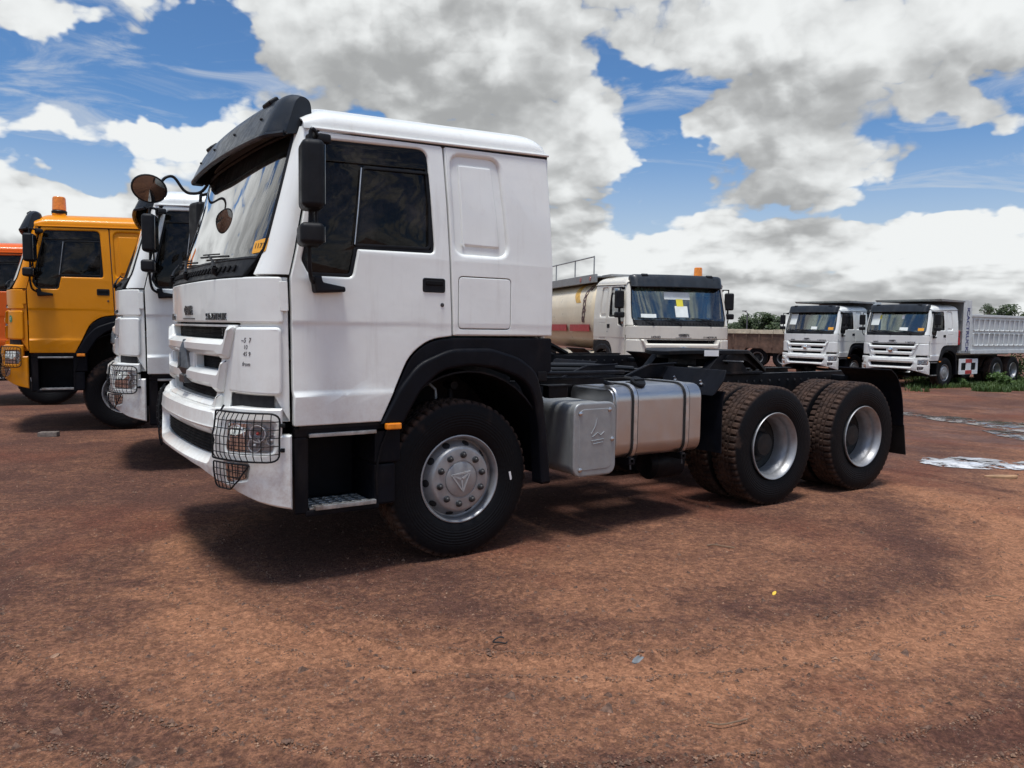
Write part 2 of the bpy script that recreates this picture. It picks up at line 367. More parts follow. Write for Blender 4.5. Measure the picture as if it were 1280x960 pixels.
def box(bm, x0, x1, y0, y1, z0, z1, b=.006, seg=2, mat=None):
    tb = bmesh.new(); bmesh.ops.create_cube(tb, size=1)
    for v in tb.verts: v.co = Vector(((x0+x1)/2+v.co.x*(x1-x0), (y0+y1)/2+v.co.y*(y1-y0), (z0+z1)/2+v.co.z*(z1-z0)))
    if b: bmesh.ops.bevel(tb, geom=tb.edges[:]+tb.verts[:], offset=min(b, .45*min(abs(x1-x0), abs(y1-y0), abs(z1-z0))), segments=seg, affect='EDGES', profile=.5)
    if mat:
        for v in tb.verts: v.co = mat @ v.co
    bmesh.ops.recalc_face_normals(tb, faces=tb.faces)
    merge(bm, tb); return bm
def smooth_pts(pts, n=6):
    """Catmull-Rom"""
    P = [Vector(p) for p in pts]; P = [P[0]*2-P[1]] + P + [P[-1]*2-P[-2]]; out = []
    for i in range(1, len(P)-2):
        for k in range(n):
            t = k/n; a, b, c, d = P[i-1:i+3]
            out.append(.5*((2*b)+(c-a)*t+(2*a-5*b+4*c-d)*t*t+(3*b-a-3*c+d)*t**3))
    out.append(P[-2]); return out
def tube(bm, pts, r, n=8, closed=False, caps=True):
    P = [Vector(p) for p in pts]; N = len(P); rings = []; prev = None
    for i in range(N):
        if closed: d = P[(i+1) % N]-P[i-1]
        else: d = P[min(i+1, N-1)]-P[max(i-1, 0)]
        d.normalize()
        if prev is None:
            a = Vector((0, 0, 1)) if abs(d.z) < .9 else Vector((1, 0, 0)); x = d.cross(a).normalized()
        else:
            x = prev-d*prev.dot(d); x.normalize()
        prev = x; y = d.cross(x); rr = r[i] if isinstance(r, (list, tuple)) else r
        rings.append([bm.verts.new(P[i]+(x*math.cos(2*math.pi*k/n)+y*math.sin(2*math.pi*k/n))*rr) for k in range(n)])
    for i in range(N if closed else N-1):
        a, b = rings[i], rings[(i+1) % N]
        for k in range(n): bm.faces.new((a[k], a[(k+1) % n], b[(k+1) % n], b[k]))
    if caps and not closed:
        bm.faces.new(list(reversed(rings[0]))); bm.faces.new(rings[-1])
    return bm
def lathe(bm, prof, segs=48, c=(0, 0, 0), axis='Y', mod=None):
    """prof = [(radius, along)]; turned about the axis"""
    rings = []; c = Vector(c)
    for i, (r, a) in enumerate(prof):
        ring = []
        for k in range(segs):
            t = 2*math.pi*k/segs; rr = r if mod is None else r+mod(i, k)
            p = {'Y': Vector((rr*math.cos(t), a, rr*math.sin(t))), 'Z': Vector((rr*math.cos(t), rr*math.sin(t), a)), 'X': Vector((a, rr*math.cos(t), rr*math.sin(t)))}[axis]
            ring.append(bm.verts.new(c+p))
        rings.append(ring)
    fs = []
    for a, b in zip(rings, rings[1:]):
        for k in range(segs): fs.append(bm.faces.new((a[k], a[(k+1) % segs], b[(k+1) % segs], b[k])))
    for ring in (rings[0], rings[-1]):
        if prof[rings.index(ring)][0] < .002:
            bmesh.ops.contextual_create(bm, geom=ring)
    bmesh.ops.recalc_face_normals(bm, faces=fs)
    return bm
def grid(bm, nu, nv, f, closed_u=False):
    V = [[bm.verts.new(f(i/nu, j/nv)) for j in range(nv+1)] for i in range(nu+1)]
    for i in range(nu):
        for j in range(nv): bm.faces.new((V[i][j], V[i+1][j], V[i+1][j+1], V[i][j+1]))
    return V
def shell(bm, nu, nv, f, t):
    tb = bmesh.new(); grid(tb, nu, nv, f); bmesh.ops.recalc_face_normals(tb, faces=tb.faces)
    bmesh.ops.solidify(tb, geom=tb.faces[:], thickness=t); bmesh.ops.recalc_face_normals(tb, faces=tb.faces); merge(bm, tb)
    return bm
_txt = {}
def text(bm, s, size, M4, ext=.002, sx=1.0, shear=0.):
    key = (s, size, ext, sx, shear)
    if key not in _txt:
        cu = bpy.data.curves.new('txt', 'FONT'); cu.body = s; cu.size = size; cu.extrude = ext; cu.align_x = 'CENTER'; cu.align_y = 'CENTER'; cu.resolution_u = 3; cu.shear = shear; cu.offset = size*.018 if size > .2 else 0.
        o = bpy.data.objects.new('txt', cu); COL.objects.link(o); dg = bpy.context.evaluated_depsgraph_get()
        me = bpy.data.meshes.new_from_object(o.evaluated_get(dg)); bpy.data.objects.remove(o); bpy.data.curves.remove(cu); _txt[key] = me
    tb = bmesh.new(); tb.from_mesh(_txt[key])
    for v in tb.verts: v.co = M4 @ Vector((v.co.x*sx, v.co.y, v.co.z))
    merge(bm, tb); return bm
def frame(o, xa, ya):
    """matrix whose local x, y run along xa, ya and z outwards"""
    xa = Vector(xa).normalized(); ya = Vector(ya); za = xa.cross(ya).normalized(); ya = za.cross(xa)
    return Matrix(((xa.x, ya.x, za.x, o[0]), (xa.y, ya.y, za.y, o[1]), (xa.z, ya.z, za.z, o[2]), (0, 0, 0, 1)))
def obj(name, bm, mat, parent=None, ang=38, wn=True, smooth=True):
    me = bpy.data.meshes.new(name); bm.to_mesh(me); bm.free()
    if smooth:
        me.shade_smooth(); me.set_sharp_from_angle(angle=R_(ang))
    mats = mat if isinstance(mat, (list, tuple)) else [mat]
    for mm in mats: me.materials.append(M[mm])
    o = bpy.data.objects.new(name, me); COL.objects.link(o)
    if parent: o.parent = parent
    if wn and smooth:
        w = o.modifiers.new('wn', 'WEIGHTED_NORMAL'); w.keep_sharp = True; w.weight = 60
    return o
def inst(name, me, parent, loc=(0, 0, 0), rot=(0, 0, 0)):
    o = bpy.data.objects.new(name, me); COL.objects.link(o); o.parent = parent; o.location = loc; o.rotation_euler = rot
    return o
def empty(name, loc=(0, 0, 0), rz=0., parent=None):
    o = bpy.data.objects.new(name, None); COL.objects.link(o); o.location = loc; o.rotation_euler = (0, 0, rz); o.empty_display_size = .3
    if parent: o.parent = parent
    return o
def tag(o, label, cat, group=None, kind=None):
    if label: o['label'] = label
    if cat: o['category'] = cat
    if group: o['group'] = group
    if kind: o['kind'] = kind
    return o
def BM(): return bmesh.new()

# ================================================================== the truck (local frame: front axle at the origin, +x to the rear, left side at -y)
def tab(pts):
    xs = [p[0] for p in pts]; vs = [p[1] for p in pts]
    def f(x):
        if x <= xs[0]: return vs[0]
        if x >= xs[-1]: return vs[-1]
        i = bisect_left(xs, x); t = (x-xs[i-1])/(xs[i]-xs[i-1]); return vs[i-1]+(vs[i]-vs[i-1])*t
    return f
Ys0 = tab([(.40, 1.215), (.97, 1.222), (1.145, 1.236), (1.185, 1.208), (1.56, 1.204), (1.60, 1.215), (2.0, 1.214), (2.35, 1.196), (2.80, 1.152)])
Ys1 = tab([(.40, 1.215), (1.56, 1.212), (1.60, 1.215), (2.0, 1.214), (2.35, 1.196), (2.80, 1.152)])
def sidemap(sg):
    def f(x, z, w):
        k = min(1, max(0, (-.42-x)/.6)); return Vector((x, sg*(Ys0(z)*k+Ys1(z)*(1-k)+w), z))
    return f
CVS = (1.05, 1.145, 1.165, 1.185, 1.56, 1.58, 1.60, 2.0, 2.18, 2.35, 2.58)
CUS = (-1.02, -.85, -.65, -.42)
SE_N = 2.6
_tab = []
def _build():
    s = 0; last = None
    for k in range(601):
        a = (math.pi/2)*k/600; y = math.sin(a)**(2/SE_N); x = math.cos(a)**(2/SE_N)
        p = Vector((.325*x, 1.205*y))
        if last is not None: s += (p-last).length
        _tab.append((s, y, x)); last = p
_build(); _S = [t[0] for t in _tab]; SMAX = _S[-1]
def se(s):
    a = min(abs(s), SMAX); i = max(1, min(len(_S)-1, bisect_left(_S, a))); t = (a-_S[i-1])/max(1e-9, _S[i]-_S[i-1])
    y = _tab[i-1][1]+t*(_tab[i][1]-_tab[i-1][1]); x = _tab[i-1][2]+t*(_tab[i][2]-_tab[i-1][2])
    return (y if s >= 0 else -y), x
def s_of_y(y, Wd=1.205):
    v = min(1, abs(y)/Wd); i = bisect_left([t[1] for t in _tab], v); i = min(max(i, 1), 600)
    return math.copysign(_tab[i][0], y)
def s_of_x(x, D, xs):
    v = max(0, min(1, (xs-x)/D)); return next(t[0] for t in _tab if t[2] <= v+1e-9)
def plan(s, Wd, D, xs, z, w):
    y0, x0 = se(s-.004); y1, x1 = se(s+.004); y, x = se(s)
    t = Vector((-D*(x1-x0), Wd*(y1-y0)))
    if t.length < 1e-9: t = Vector((math.copysign(1, s), 0))
    t.normalize(); return Vector((xs-D*x-t.y*w, Wd*y+t.x*w, z))
Wz = tab([(1.5, 1.203), (2.0, 1.200), (2.35, 1.182), (2.80, 1.138)])
XSz = tab([(1.5, -1.186), (1.85, -1.197), (2.0, -1.163), (2.7, -1.03), (2.8, -1.01)])
Dz = tab([(1.50, .325), (1.84, .315), (1.97, .268), (2.62, .165), (2.8, .13)])
def FP(s, z, w): return plan(s, Wz(z), Dz(z), XSz(z), z, w)
BDz = tab([(.45, .34), (.62, .41), (.70, .425), (.93, .425), (.96, .412), (1.08, .395)])
def BP(s, z, w): return plan(s, 1.238, BDz(z), -1.19, z, w)
def fr(lo, hi, n): return [lo+(hi-lo)*i/n for i in range(n+1)]
FCU = [i*.1 for i in range(-9, 10)] + [sg*(.92+.05*i) for i in range(9) for sg in (-1, 1)]
def sym(half): return [(s, z) for s, z in half] + [(-s, z) for s, z in reversed(half)]

def tyre_mesh():
    A = [(.292, -.112), (.300, -.122), (.335, -.137), (.385, -.147), (.430, -.150), (.470, -.1475), (.500, -.141), (.512, -.137), (.522, -.134), (.534, -.128), (.5395, -.118),
         (.5415, -.072), (.5275, -.068), (.5275, -.060), (.542, -.056), (.5425, -.030), (.529, -.026), (.529, -.020), (.5425, -.016)]
    prof = A + [(r, -a) for r, a in reversed(A)]
    N = len(A); P = 54
    def mod(i, k):
        j = i if i < N else 2*N-1-i; ph = k % 4; row = k//4
        if j in (8, 9, 10, 11):
            k2 = (k+(2 if i >= N else 0)) % 4
            if k2 == 3: return -.017 if j >= 9 else -.010
        if j in (14, 15) and (k+1) % 4 == 0: return -.009
        if j == 18 and (k+2) % 4 == 0: return -.006
        return 0
    bm = BM(); lathe(bm, prof, P*4, mod=mod)
    me = bpy.data.meshes.new('tyre'); bm.to_mesh(me); bm.free(); me.shade_smooth(); me.set_sharp_from_angle(angle=R_(30)); me.materials.append(M['tyre_rubber'])
    return me
def mesh_of(bm, mat, ang=38):
    me = bpy.data.meshes.new('m'); bm.to_mesh(me); bm.free(); me.shade_smooth(); me.set_sharp_from_angle(angle=R_(ang)); me.materials.append(M[mat]); return me
TYRE = tyre_mesh()
def wheel_meshes():
    d = {}
    bm = BM(); lathe(bm, [(.286, .10), (.292, -.108), (.304, -.121), (.303, -.128), (.296, -.130), (.288, -.124), (.281, -.105), (.272, -.088), (.276, -.070), (.268, -.060), (.262, -.059), (.228, -.109), (.221, -.128), (.213, -.1335), (.204, -.135), (.129, -.1365), (.126, -.132), (.120, -.132), (.118, -.139), (.110, -.142), (.001, -.147)], 72)
    d['rim'] = mesh_of(bm, 'rim_silver', 50)
    bm = BM(); lathe(bm, [(.0235, .004), (.0235, -.005), (.021, -.008), (.017, -.009), (.0155, -.024), (.011, -.029), (.001, -.030)], 14); d['nut'] = mesh_of(bm, 'nut_steel')
    bm = BM(); lathe(bm, [(.0265, .01), (.0265, -.0020), (.025, -.0025), (.001, -.0028)], 20); d['hole'] = mesh_of(bm, 'gap_black')
    bm = BM()                                     # raised three-legged mark on the hub cap
    vt = [Vector((.088*math.cos(R_(t)), 0, .088*math.sin(R_(t)))) for t in (-84, 36, 156)]
    for p0, p1, wd in [(vt[i]*.94, vt[(i+1) % 3]*.94, .013) for i in range(3)] + [(vt[i]*.10, vt[i]*.86, .015) for i in range(3)]:
        u = (p1-p0).normalized(); v = Vector((-u.z, 0, u.x))*wd/2
        vs = [p0+v, p0-v, p1-v*.6, p1+v*.6]; top = [bm.verts.new(p+Vector((0, -.1500, 0))) for p in vs]; bot = [bm.verts.new(p*1.02+Vector((0, -.1440, 0))) for p in vs]
        bm.faces.new(top)
        for i in range(4): bm.faces.new((top[i], top[(i+1) % 4], bot[(i+1) % 4], bot[i]))
    bmesh.ops.recalc_face_normals(bm, faces=bm.faces); d['mark'] = mesh_of(bm, 'rim_grey')
    bm = BM(); lathe(bm, [(.286, .13), (.288, -.115), (.300, -.132), (.306, -.146), (.301, -.153), (.293, -.149), (.286, -.128), (.274, -.112), (.268, -.085), (.264, -.060), (.250, -.048), (.247, .030), (.240, .060)], 72)
    d['rim_out'] = mesh_of(bm, 'rim_silver', 50)
    bm = BM(); lathe(bm, [(.244, .050), (.236, .068), (.215, .075), (.185, .080), (.165, .058), (.158, .050), (.120, .048), (.116, .0), (.108, -.018), (.098, -.030), (.050, -.034), (.001, -.035)], 60)
    d['hub'] = mesh_of(bm, 'rim_shaded', 40)
    bm = BM(); panel(bm, circ(.19, -.08, .012, 10), t=.006, b=.002, mapf=lambda u, v, w: Vector((u, .072-w, v)));
    tube(bm, [(.10, .03, -.20), (.13, -.02, -.185), (.17, -.05, -.17)], .006, 6); d['valve'] = mesh_of(bm, 'nut_steel')
    return d
WM = wheel_meshes()
def wheel(parent, x, y, kind, detail=True):
    left = y < 0; w = empty('wheel', (x, y, .535), 0 if left else math.pi, parent)
    inst('tyre', TYRE, w, rot=(0, random.random()*6, 0))
    if kind == 'front':
        inst('rim', WM['rim'], w)
        if detail:
            for k in range(10):
                a = 2*math.pi*(k+.35)/10; inst('lug_nut', WM['nut'], w, (.168*math.cos(a), -.1355, .168*math.sin(a)))
                a = 2*math.pi*(k+.1)/10; h = inst('vent_hole', WM['hole'], w, (.245*math.cos(a), -.084, .245*math.sin(a)))
                h.rotation_euler = Matrix.Rotation(0, 3, 'Y').to_euler()
                n = Vector((math.cos(a)*.826, -.563, math.sin(a)*.826)); h.rotation_euler = (-n).to_track_quat('Y', 'Z').to_euler()
            inst('hub_mark', WM['mark'], w)
    elif kind == 'outer':
        inst('rim', WM['rim_out'], w); inst('hub', WM['hub'], w)
        if detail: inst('valve', WM['valve'], w, rot=(0, 1.2 if x < 4 else .9, 0))
    else:
        inst('rim', WM['rim_out'], w)
    return w

def build_cab(T, P='white_paint'):
    # ---- sides
    for sg in (-1, 1):
        sm = sidemap(sg)
        win = rp([(-.968, 2.672, .05), (-.285, 2.70, .07), (-.247, 2.10, .0), (-.25, 2.042, .06), (-.772, 2.036, .012), (-.806, 1.862, .04), (-1.075, 1.862, .06), (-1.122, 1.95, .05)], 5)
        door = rp([(-1.176, .972, .012), (-.622, .972, .01), (-.535, 1.15, .4), (-.43, 1.385, .3), (-.285, 1.490, .3), (-.116, 1.510, .01), (-.137, 2.0, .3), (-.170, 2.742, .03), (-1.00, 2.722, .02), (-1.152, 2.0, .2), (-1.188, 1.845, .1), (-1.178, 1.46, .3)], 4)
        bm = BM(); panel(bm, door, [(win, .016)], .035, .007, sm, CUS, CVS, 3); D = obj('door', bm, P, T)
        # rubber seal, pane, divider
        bm = BM(); panel(bm, offs(ccw(win), -.004), [(offs(ccw(win), .020), .004)], .016, .004, lambda x, z, w: sm(x, z, w-.014), (), (2.0, 2.2, 2.35, 2.5)); obj('window_seal', bm, 'black_plastic', D)
        bm = BM(); panel(bm, offs(ccw(win), .006), (), .005, .001, lambda x, z, w: sm(x, z, w-.024), (), (2.0, 2.2, 2.35, 2.5)); obj('window_pane', bm, 'window_glass', D, wn=False)
        sl = rp([(-.735, 2.545, .05), (-.262, 2.562, .04), (-.268, 2.062, .04), (-.792, 2.052, .02)], 4)
        bm = BM(); panel(bm, sl, [(offs(ccw(sl), .017), .003)], .014, .003, lambda x, z, w: sm(x, z, w-.010), (), (2.2, 2.35, 2.5)); obj('sliding_window_frame', bm, 'black_plastic', D)
        bm = BM(); panel(bm, rp([(-.975, 2.655, .02), (-.300, 2.688, .05), (-.264, 2.575, .01), (-.74, 2.556, .01), (-.992, 2.545, .01)], 3), (), .008, .002, lambda x, z, w: sm(x, z, w-.012), (), (2.6,)); obj('weather_visor', bm, 'window_glass', D, wn=False)
        bm = BM(); tube(bm, [sm(-.738, 2.53, .0), sm(-.765, 2.3, .0), sm(-.794, 2.062, .0)], .004, 6); obj('window_divider', bm, 'alu_strap', D)
        # handle, keyhole
        bm = BM(); panel(bm, rrect(-.335, 1.79, -.172, 1.882, .018), [(rrect(-.322, 1.803, -.185, 1.869, .012), .006)], .02, .005, lambda x, z, w: sm(x, z, w+.006)); panel(bm, rrect(-.33, 1.795, -.177, 1.877, .01), (), .006, .001, lambda x, z, w: sm(x, z, w+.005)); obj('handle', bm, 'black_plastic', D)
        bm = BM(); panel(bm, rrect(-.315, 1.835, -.19, 1.866, .01), (), .012, .005, lambda x, z, w: sm(x, z, w+.012)); obj('handle_paddle', bm, 'grille_black', D)
        bm = BM(); panel(bm, circ(-.192, 1.712, .0135, 16), (), .012, .004, lambda x, z, w: sm(x, z, w+.005)); obj('keyhole', bm, 'nut_steel', D)
        # ---- sleeper side
        emb = rp([(-.085, 2.052, .07), (.322, 2.050, .08), (.258, 2.700, .08), (-.108, 2.690, .08)], 5)
        hat = rrect(-.072, 1.555, .345, 1.905, .035)
        side = rp([(-.104, 1.512, .01), (.703, 1.512, .01), (.70, 2.0, .3), (.668, 2.775, .03), (-.158, 2.755, .01), (-.125, 2.0, .3)], 4)
        bm = BM(); panel(bm, side, [(emb, .028), (hat, .004)], .05, .012, sm, (), CVS[3:], 3); S = obj('side_panel', bm, P, T)
        bm = BM(); panel(bm, offs(ccw(emb), -.012), (), .012, .002, lambda x, z, w: sm(x, z, w-.024), (), (2.18, 2.35, 2.58)); obj('embossed_panel', bm, P, S)
        bm = BM(); panel(bm, offs(ccw(emb), .055), (), .016, .012, lambda x, z, w: sm(x, z, w-.013), (), (2.18, 2.35, 2.58), 3); obj('embossed_field', bm, P, S)
        bm = BM(); panel(bm, offs(ccw(hat), .0055), (), .03, .005, lambda x, z, w: sm(x, z, w+.001), (), (1.56, 1.58, 1.6)); obj('locker_hatch', bm, P, S)
        # dark behind the seams
        bm = BM(); panel(bm, rp([(-1.17, .99), (-.63, .99), (-.45, 1.39), (-.28, 1.50), (-.09, 1.52), (.66, 1.52), (.64, 1.95), (-.13, 1.95), (-.31, 1.95), (-.35, 1.80), (-1.17, 1.80)]), (), .01, 0, lambda x, z, w: sm(x, z, w-.052)); obj('door_lining', bm, 'interior_dark', D)
        bm = BM(); panel(bm, [(-.22, 1.9), (-.08, 1.9), (-.11, 2.75), (-.22, 2.75)], (), .01, 0, lambda x, z, w: sm(x, z, w-.055), (), (2.35,)); panel(bm, [(-.11, 1.9), (.66, 1.9), (.63, 2.76), (-.11, 2.75)], (), .008, 0, lambda x, z, w: sm(x, z, w-.062), (), (2.35,)); obj('pillar_lining', bm, 'interior_dark', T)
        # ---- wheel-arch panel, flare with rear flap, marker lamp
        inn = [(.49, 1.17), (.39, 1.232), (.22, 1.290), (.02, 1.312), (-.20, 1.285), (-.35, 1.16), (-.47, .955)]
        arch = rp([(-.612, .955), (-.522, 1.15, .4), (-.418, 1.375, .3), (-.28, 1.478, .3), (-.112, 1.4975), (.70, 1.4985, .02), (.70, 1.26, .02), (.57, 1.225)] + [(p[0], p[1], .3) for p in inn[:-1]] + [(-.47, .955)], 4)
        bm = BM(); panel(bm, arch, (), .04, .008, sm, CUS+(-.2, 0, .2), (1.145, 1.185)); A = obj('wheel_arch', bm, 'fender_plastic', T)
        fl = rp([(-.625, .955), (-.50, 1.18, .3), (-.37, 1.335, .3), (-.13, 1.428, .4), (.18, 1.430, .4), (.41, 1.365, .3), (.565, 1.262, .2), (.625, 1.06, .3), (.655, .85, .3), (.70, .45, .02), (.615, .45, .02), (.585, .85, .3), (.545, 1.05, .3)] + [(p[0], p[1], .25) for p in inn[:-1]] + [(-.47, .955)], 4)
        bm = BM(); panel(bm, fl, (), .12, .022, lambda x, z, w: Vector((x, sg*(1.213+.026+w), z)), (), (), 4); obj('wheel_arch_flare', bm, 'fender_plastic', A)
        bm = BM(); panel(bm, rrect(-.603, .922, -.498, .962, .008), (), .03, .008, lambda x, z, w: Vector((x, sg*(1.262+w), z))); obj('marker_lamp', bm, 'orange_lens', A)
        bm = BM()
        def well(u, v):
            a = R_(-8)+R_(196)*u; return Vector((.02+.67*math.cos(a), sg*(.50+.70*v), .60+.68*math.sin(a)))
        shell(bm, 22, 1, well, .012)
        panel(bm, [(.02+.67*math.cos(R_(-8)+R_(196)*k/22), .60+.68*math.sin(R_(-8)+R_(196)*k/22)) for k in range(23)], (), .01, 0, lambda x, z, w: Vector((x, sg*(.50+w), z)))
        obj('wheel_well', bm, 'chassis_black', T)
        bm = BM(); tube(bm, [(.07, sg*.86, .55), (.07, sg*.86, .95)], .042, 14); tube(bm, [(.07, sg*.86, .95), (.07, sg*.86, 1.16)], .022, 10); tube(bm, [(.07, sg*.80, 1.16), (.07, sg*.92, 1.16)], .03, 10); obj('shock_absorber', bm, 'chassis_black', T)
        bm = BM(); box(bm, -.16, -.06, sg*.78-.03, sg*.78+.03, 1.15, 1.24, .02); tube(bm, [(-.11, sg*.80, 1.2), (-.05, sg*.86, 1.13), (-.04, sg*.86, 1.02)], .012, 6); obj('air_valve', bm, 'galvanised', T)
        # ---- corner column beside the door, A pillar, corner cover
        s0, s1 = .86, SMAX-.002
        gapz = [(.885, 1.092), (1.235, 1.092), (1.235, 1.148), (.875, 1.148)]
        bm = BM(); panel(bm, [(sg*a, b) for a, b in ((s0, 1.0), (s1, 1.0), (s1, 1.845), (s0+.1, 1.845), (s0+.1, 1.5))], [([(sg*a, b) for a, b in gapz], .004)], .03, .005, lambda s, z, w: FP(s, z, w-.018), FCU, (1.85,)); obj('corner_column', bm, P, T)
        bm = BM(); panel(bm, [(sg*a, b) for a, b in ((.868, 1.075), (1.238, 1.075), (1.238, 1.152), (.858, 1.152))], (), .02, .002, lambda s, z, w: FP(s, z, w-.010), FCU); obj('corner_gap', bm, 'gap_black', T)  # black sheet over the gap below the corner cover, painting in its darkness
        cov = rp([(sg*1.285, 1.155, .03), (sg*.868, 1.162, .02), (sg*.955, 1.553, .03), (sg*1.285, 1.555, .03)], 4)
        bm = BM(); panel(bm, cov, (), .04, .016, lambda s, z, w: FP(s, z, w+.014+.012*math.exp(-((z-1.25)/.035)**2)*0), FCU, (1.2, 1.24, 1.28), 3); cv = obj('corner_cover', bm, P, T)
        bm = BM(); panel(bm, rp([(sg*1.282, 1.648, .01), (sg*1.330, 1.648, .01), (sg*1.330, 1.822, .01), (sg*1.282, 1.822, .01)]), (), .012, .004, lambda s, z, w: FP(s, z, w+.005), FCU); obj('corner_trim', bm, P, T)
        pe = s_of_y(1.094, 1.2)
        def pil(u, v):
            z = 1.862+(2.745-1.862)*v; return FP(sg*(pe-.01+(SMAX-.001-pe+.01)*u), z, -.002)
        bm = BM(); shell(bm, 12, 26, pil, .03); obj('windshield_pillar', bm, P, T)
    # handwriting on the near corner cover
    bm = BM()
    for (s, z, tx, sz) in ((-1.06, 1.475, '~5  7', .040), (-1.055, 1.435, '10', .036), (-1.065, 1.395, '45 9', .036), (-1.06, 1.335, 'from', .036)):
        p = FP(s, z, .0145); t = (FP(s-.02, z, .0145)-FP(s+.02, z, .0145)); text(bm, tx, sz, frame(p, t, (0, 0, 1)), .0005, shear=.2)
    obj('chalk_note', bm, 'ink', T, wn=False)
    # ---- hood panel and grille
    SH = 1.30
    bm = BM(); panel(bm, rp([(-SH, 1.578, .02), (SH, 1.578, .02), (SH, 1.846, .02), (-SH, 1.846, .02)], 4), (), .04, .010, FP, FCU, (1.62, 1.7, 1.78), 3); H = obj('hood_panel', bm, P, T)
    slot1 = rp(sym([(-.815, 1.558), (-.785, 1.476)]), 2); slot1 = rp([(-.82, 1.558, .012), (-.785, 1.476, .02), (.785, 1.476, .02), (.82, 1.558, .012)], 3)
    s2l = rp([(-.742, 1.366, .012), (-.705, 1.284, .02), (-.20, 1.284, .02), (-.20, 1.366, .012)], 3); s2r = [(-a, b) for a, b in s2l]
    slot3 = rp([(-.665, 1.168, .012), (-.625, 1.094, .02), (.625, 1.094, .02), (.665, 1.168, .012)], 3)
    bm = BM(); panel(bm, rp([(-.955, 1.566, .01), (-.845, 1.03, .02), (.845, 1.03, .02), (.955, 1.566, .01)], 3), [(slot1, .006), (s2l, .006), (s2r, .006), (slot3, .006)], .05, .006, lambda s, z, w: FP(s, z, w-.004), FCU); G = obj('grille', bm, P, T)
    def bar(pts, w0, b): 
        bm = BM(); panel(bm, pts, (), .03+w0, b, lambda s, z, w: FP(s, z, w+w0), FCU, (), 1); obj('grille_bar', bm, P, G)
    bar(rp(sym([(-.945, 1.560), (-.868, 1.560), (-.828, 1.470), (0, 1.470)])[:-1] + [] if False else [(-.945, 1.560, .02), (-.852, 1.362, .03), (-.755, 1.360, .02), (-.715, 1.376, .02), (.715, 1.376, .02), (.755, 1.360, .02), (.852, 1.362, .03), (.945, 1.560, .02), (.868, 1.560, .02), (.826, 1.472, .02), (-.826, 1.472, .02), (-.868, 1.560, .02)], 3), .036, .028)
    bar(rp([(-.842, 1.352, .02), (-.772, 1.150, .03), (-.675, 1.148, .02), (-.635, 1.176, .02), (.635, 1.176, .02), (.675, 1.148, .02), (.772, 1.150, .03), (.842, 1.352, .02), (.785, 1.352, .02), (.742, 1.280, .02), (-.742, 1.280, .02), (-.785, 1.352, .02)], 3), .034, .027)
    bar(rp([(-.770, 1.140, .02), (-.745, 1.035, .02), (.745, 1.035, .02), (.770, 1.140, .02), (.715, 1.140, .02), (.660, 1.088, .02), (-.660, 1.088, .02), (-.715, 1.140, .02)], 3), .034, .024)
    bar(rp([(-.185, 1.376, .01), (-.185, 1.276, .01), (.185, 1.276, .01), (.185, 1.376, .01)], 2), .010, .008)
    bm = BM(); panel(bm, [(-.87, 1.05), (.87, 1.05), (.93, 1.57), (-.93, 1.57)], (), .01, .002, lambda s, z, w: FP(s, z, w-.062), FCU); 
    for k in range(22):
        z = 1.07+k*.023; tube(bm, [FP(s, z, -.056) for s in fr(-.84, .84, 14)], .0035, 4)
    obj('grille_mesh', bm, 'grille_black', G)
    # emblem: a faceted spear-head badge over a small plinth
    bm = BM(); ol = [(-.070, 1.225), (-.098, 1.262), (-.040, 1.405), (-.014, 1.462), (.014, 1.462), (.040, 1.405), (.098, 1.262), (.070, 1.225)]
    rv = [bm.verts.new(FP(s_, z_, .030)) for s_, z_ in ol]; bv = [bm.verts.new(FP(s_, z_, -.01)) for s_, z_ in ol]
    mid = [bm.verts.new(FP(0, z_, w_)) for z_, w_ in ((1.225, .046), (1.275, .074), (1.40, .060), (1.462, .036))]
    for f in ((rv[0], rv[1], mid[1], mid[0]), (rv[1], rv[2], mid[2], mid[1]), (rv[2], rv[3], mid[3], mid[2]), (rv[3], rv[4], mid[3]), (rv[4], rv[5], mid[2], mid[3]), (rv[5], rv[6], mid[1], mid[2]), (rv[6], rv[7], mid[0], mid[1]), (rv[7], rv[0], mid[0])): bm.faces.new(f)
    for i in range(8): bm.faces.new((rv[i], rv[(i+1) % 8], bv[(i+1) % 8], bv[i]))
    bmesh.ops.recalc_face_normals(bm, faces=bm.faces); bmesh.ops.bevel(bm, geom=bm.edges[:], offset=.003, segments=1, affect='EDGES'); E = obj('emblem', bm, 'badge_chrome', T, ang=20)
    bm = BM(); panel(bm, rrect(-.082, 1.165, .082, 1.222, .008), (), .05, .008, lambda s, z, w: FP(s, z, w+.052)); obj('emblem_plinth', bm, 'badge_dark', E)
    bm = BM(); panel(bm, rp([(-.030, 1.285, .004), (0, 1.262, .004), (.030, 1.285, .004), (.012, 1.375, .004), (-.012, 1.375, .004)], 3), (), .02, .003, lambda s, z, w: FP(s, z, .078-abs(s)*.30+(1.275-z)*.11*(z > 1.275)+w)); obj('emblem_star', bm, 'badge_dark', E)
    def lettering(nm, tx, s, z, size, mat, w0=.0, sx=1.0, ext=.004, par=None, dz=0):
        bm = BM(); n = len(tx); adv = size*.72*sx
        for i, ch in enumerate(tx):
            si = s+(n-1)/2*adv-i*adv; p = FP(si, z, w0+ext); t = FP(si-.02, z, w0)-FP(si+.02, z, w0); u = FP(si, z+.02, w0)-FP(si, z-.02, w0)
            text(bm, ch, size, frame(p, t, u), ext, sx)
        obj(nm, bm, mat, par or H, wn=False)
    lettering('badge_lettering', 'SINOTRUK', -.66, 1.612, .062, 'badge_dark', sx=1.0)
    lettering('badge_lettering', 'HOWO', .62, 1.612, .066, 'badge_dark', sx=1.1)
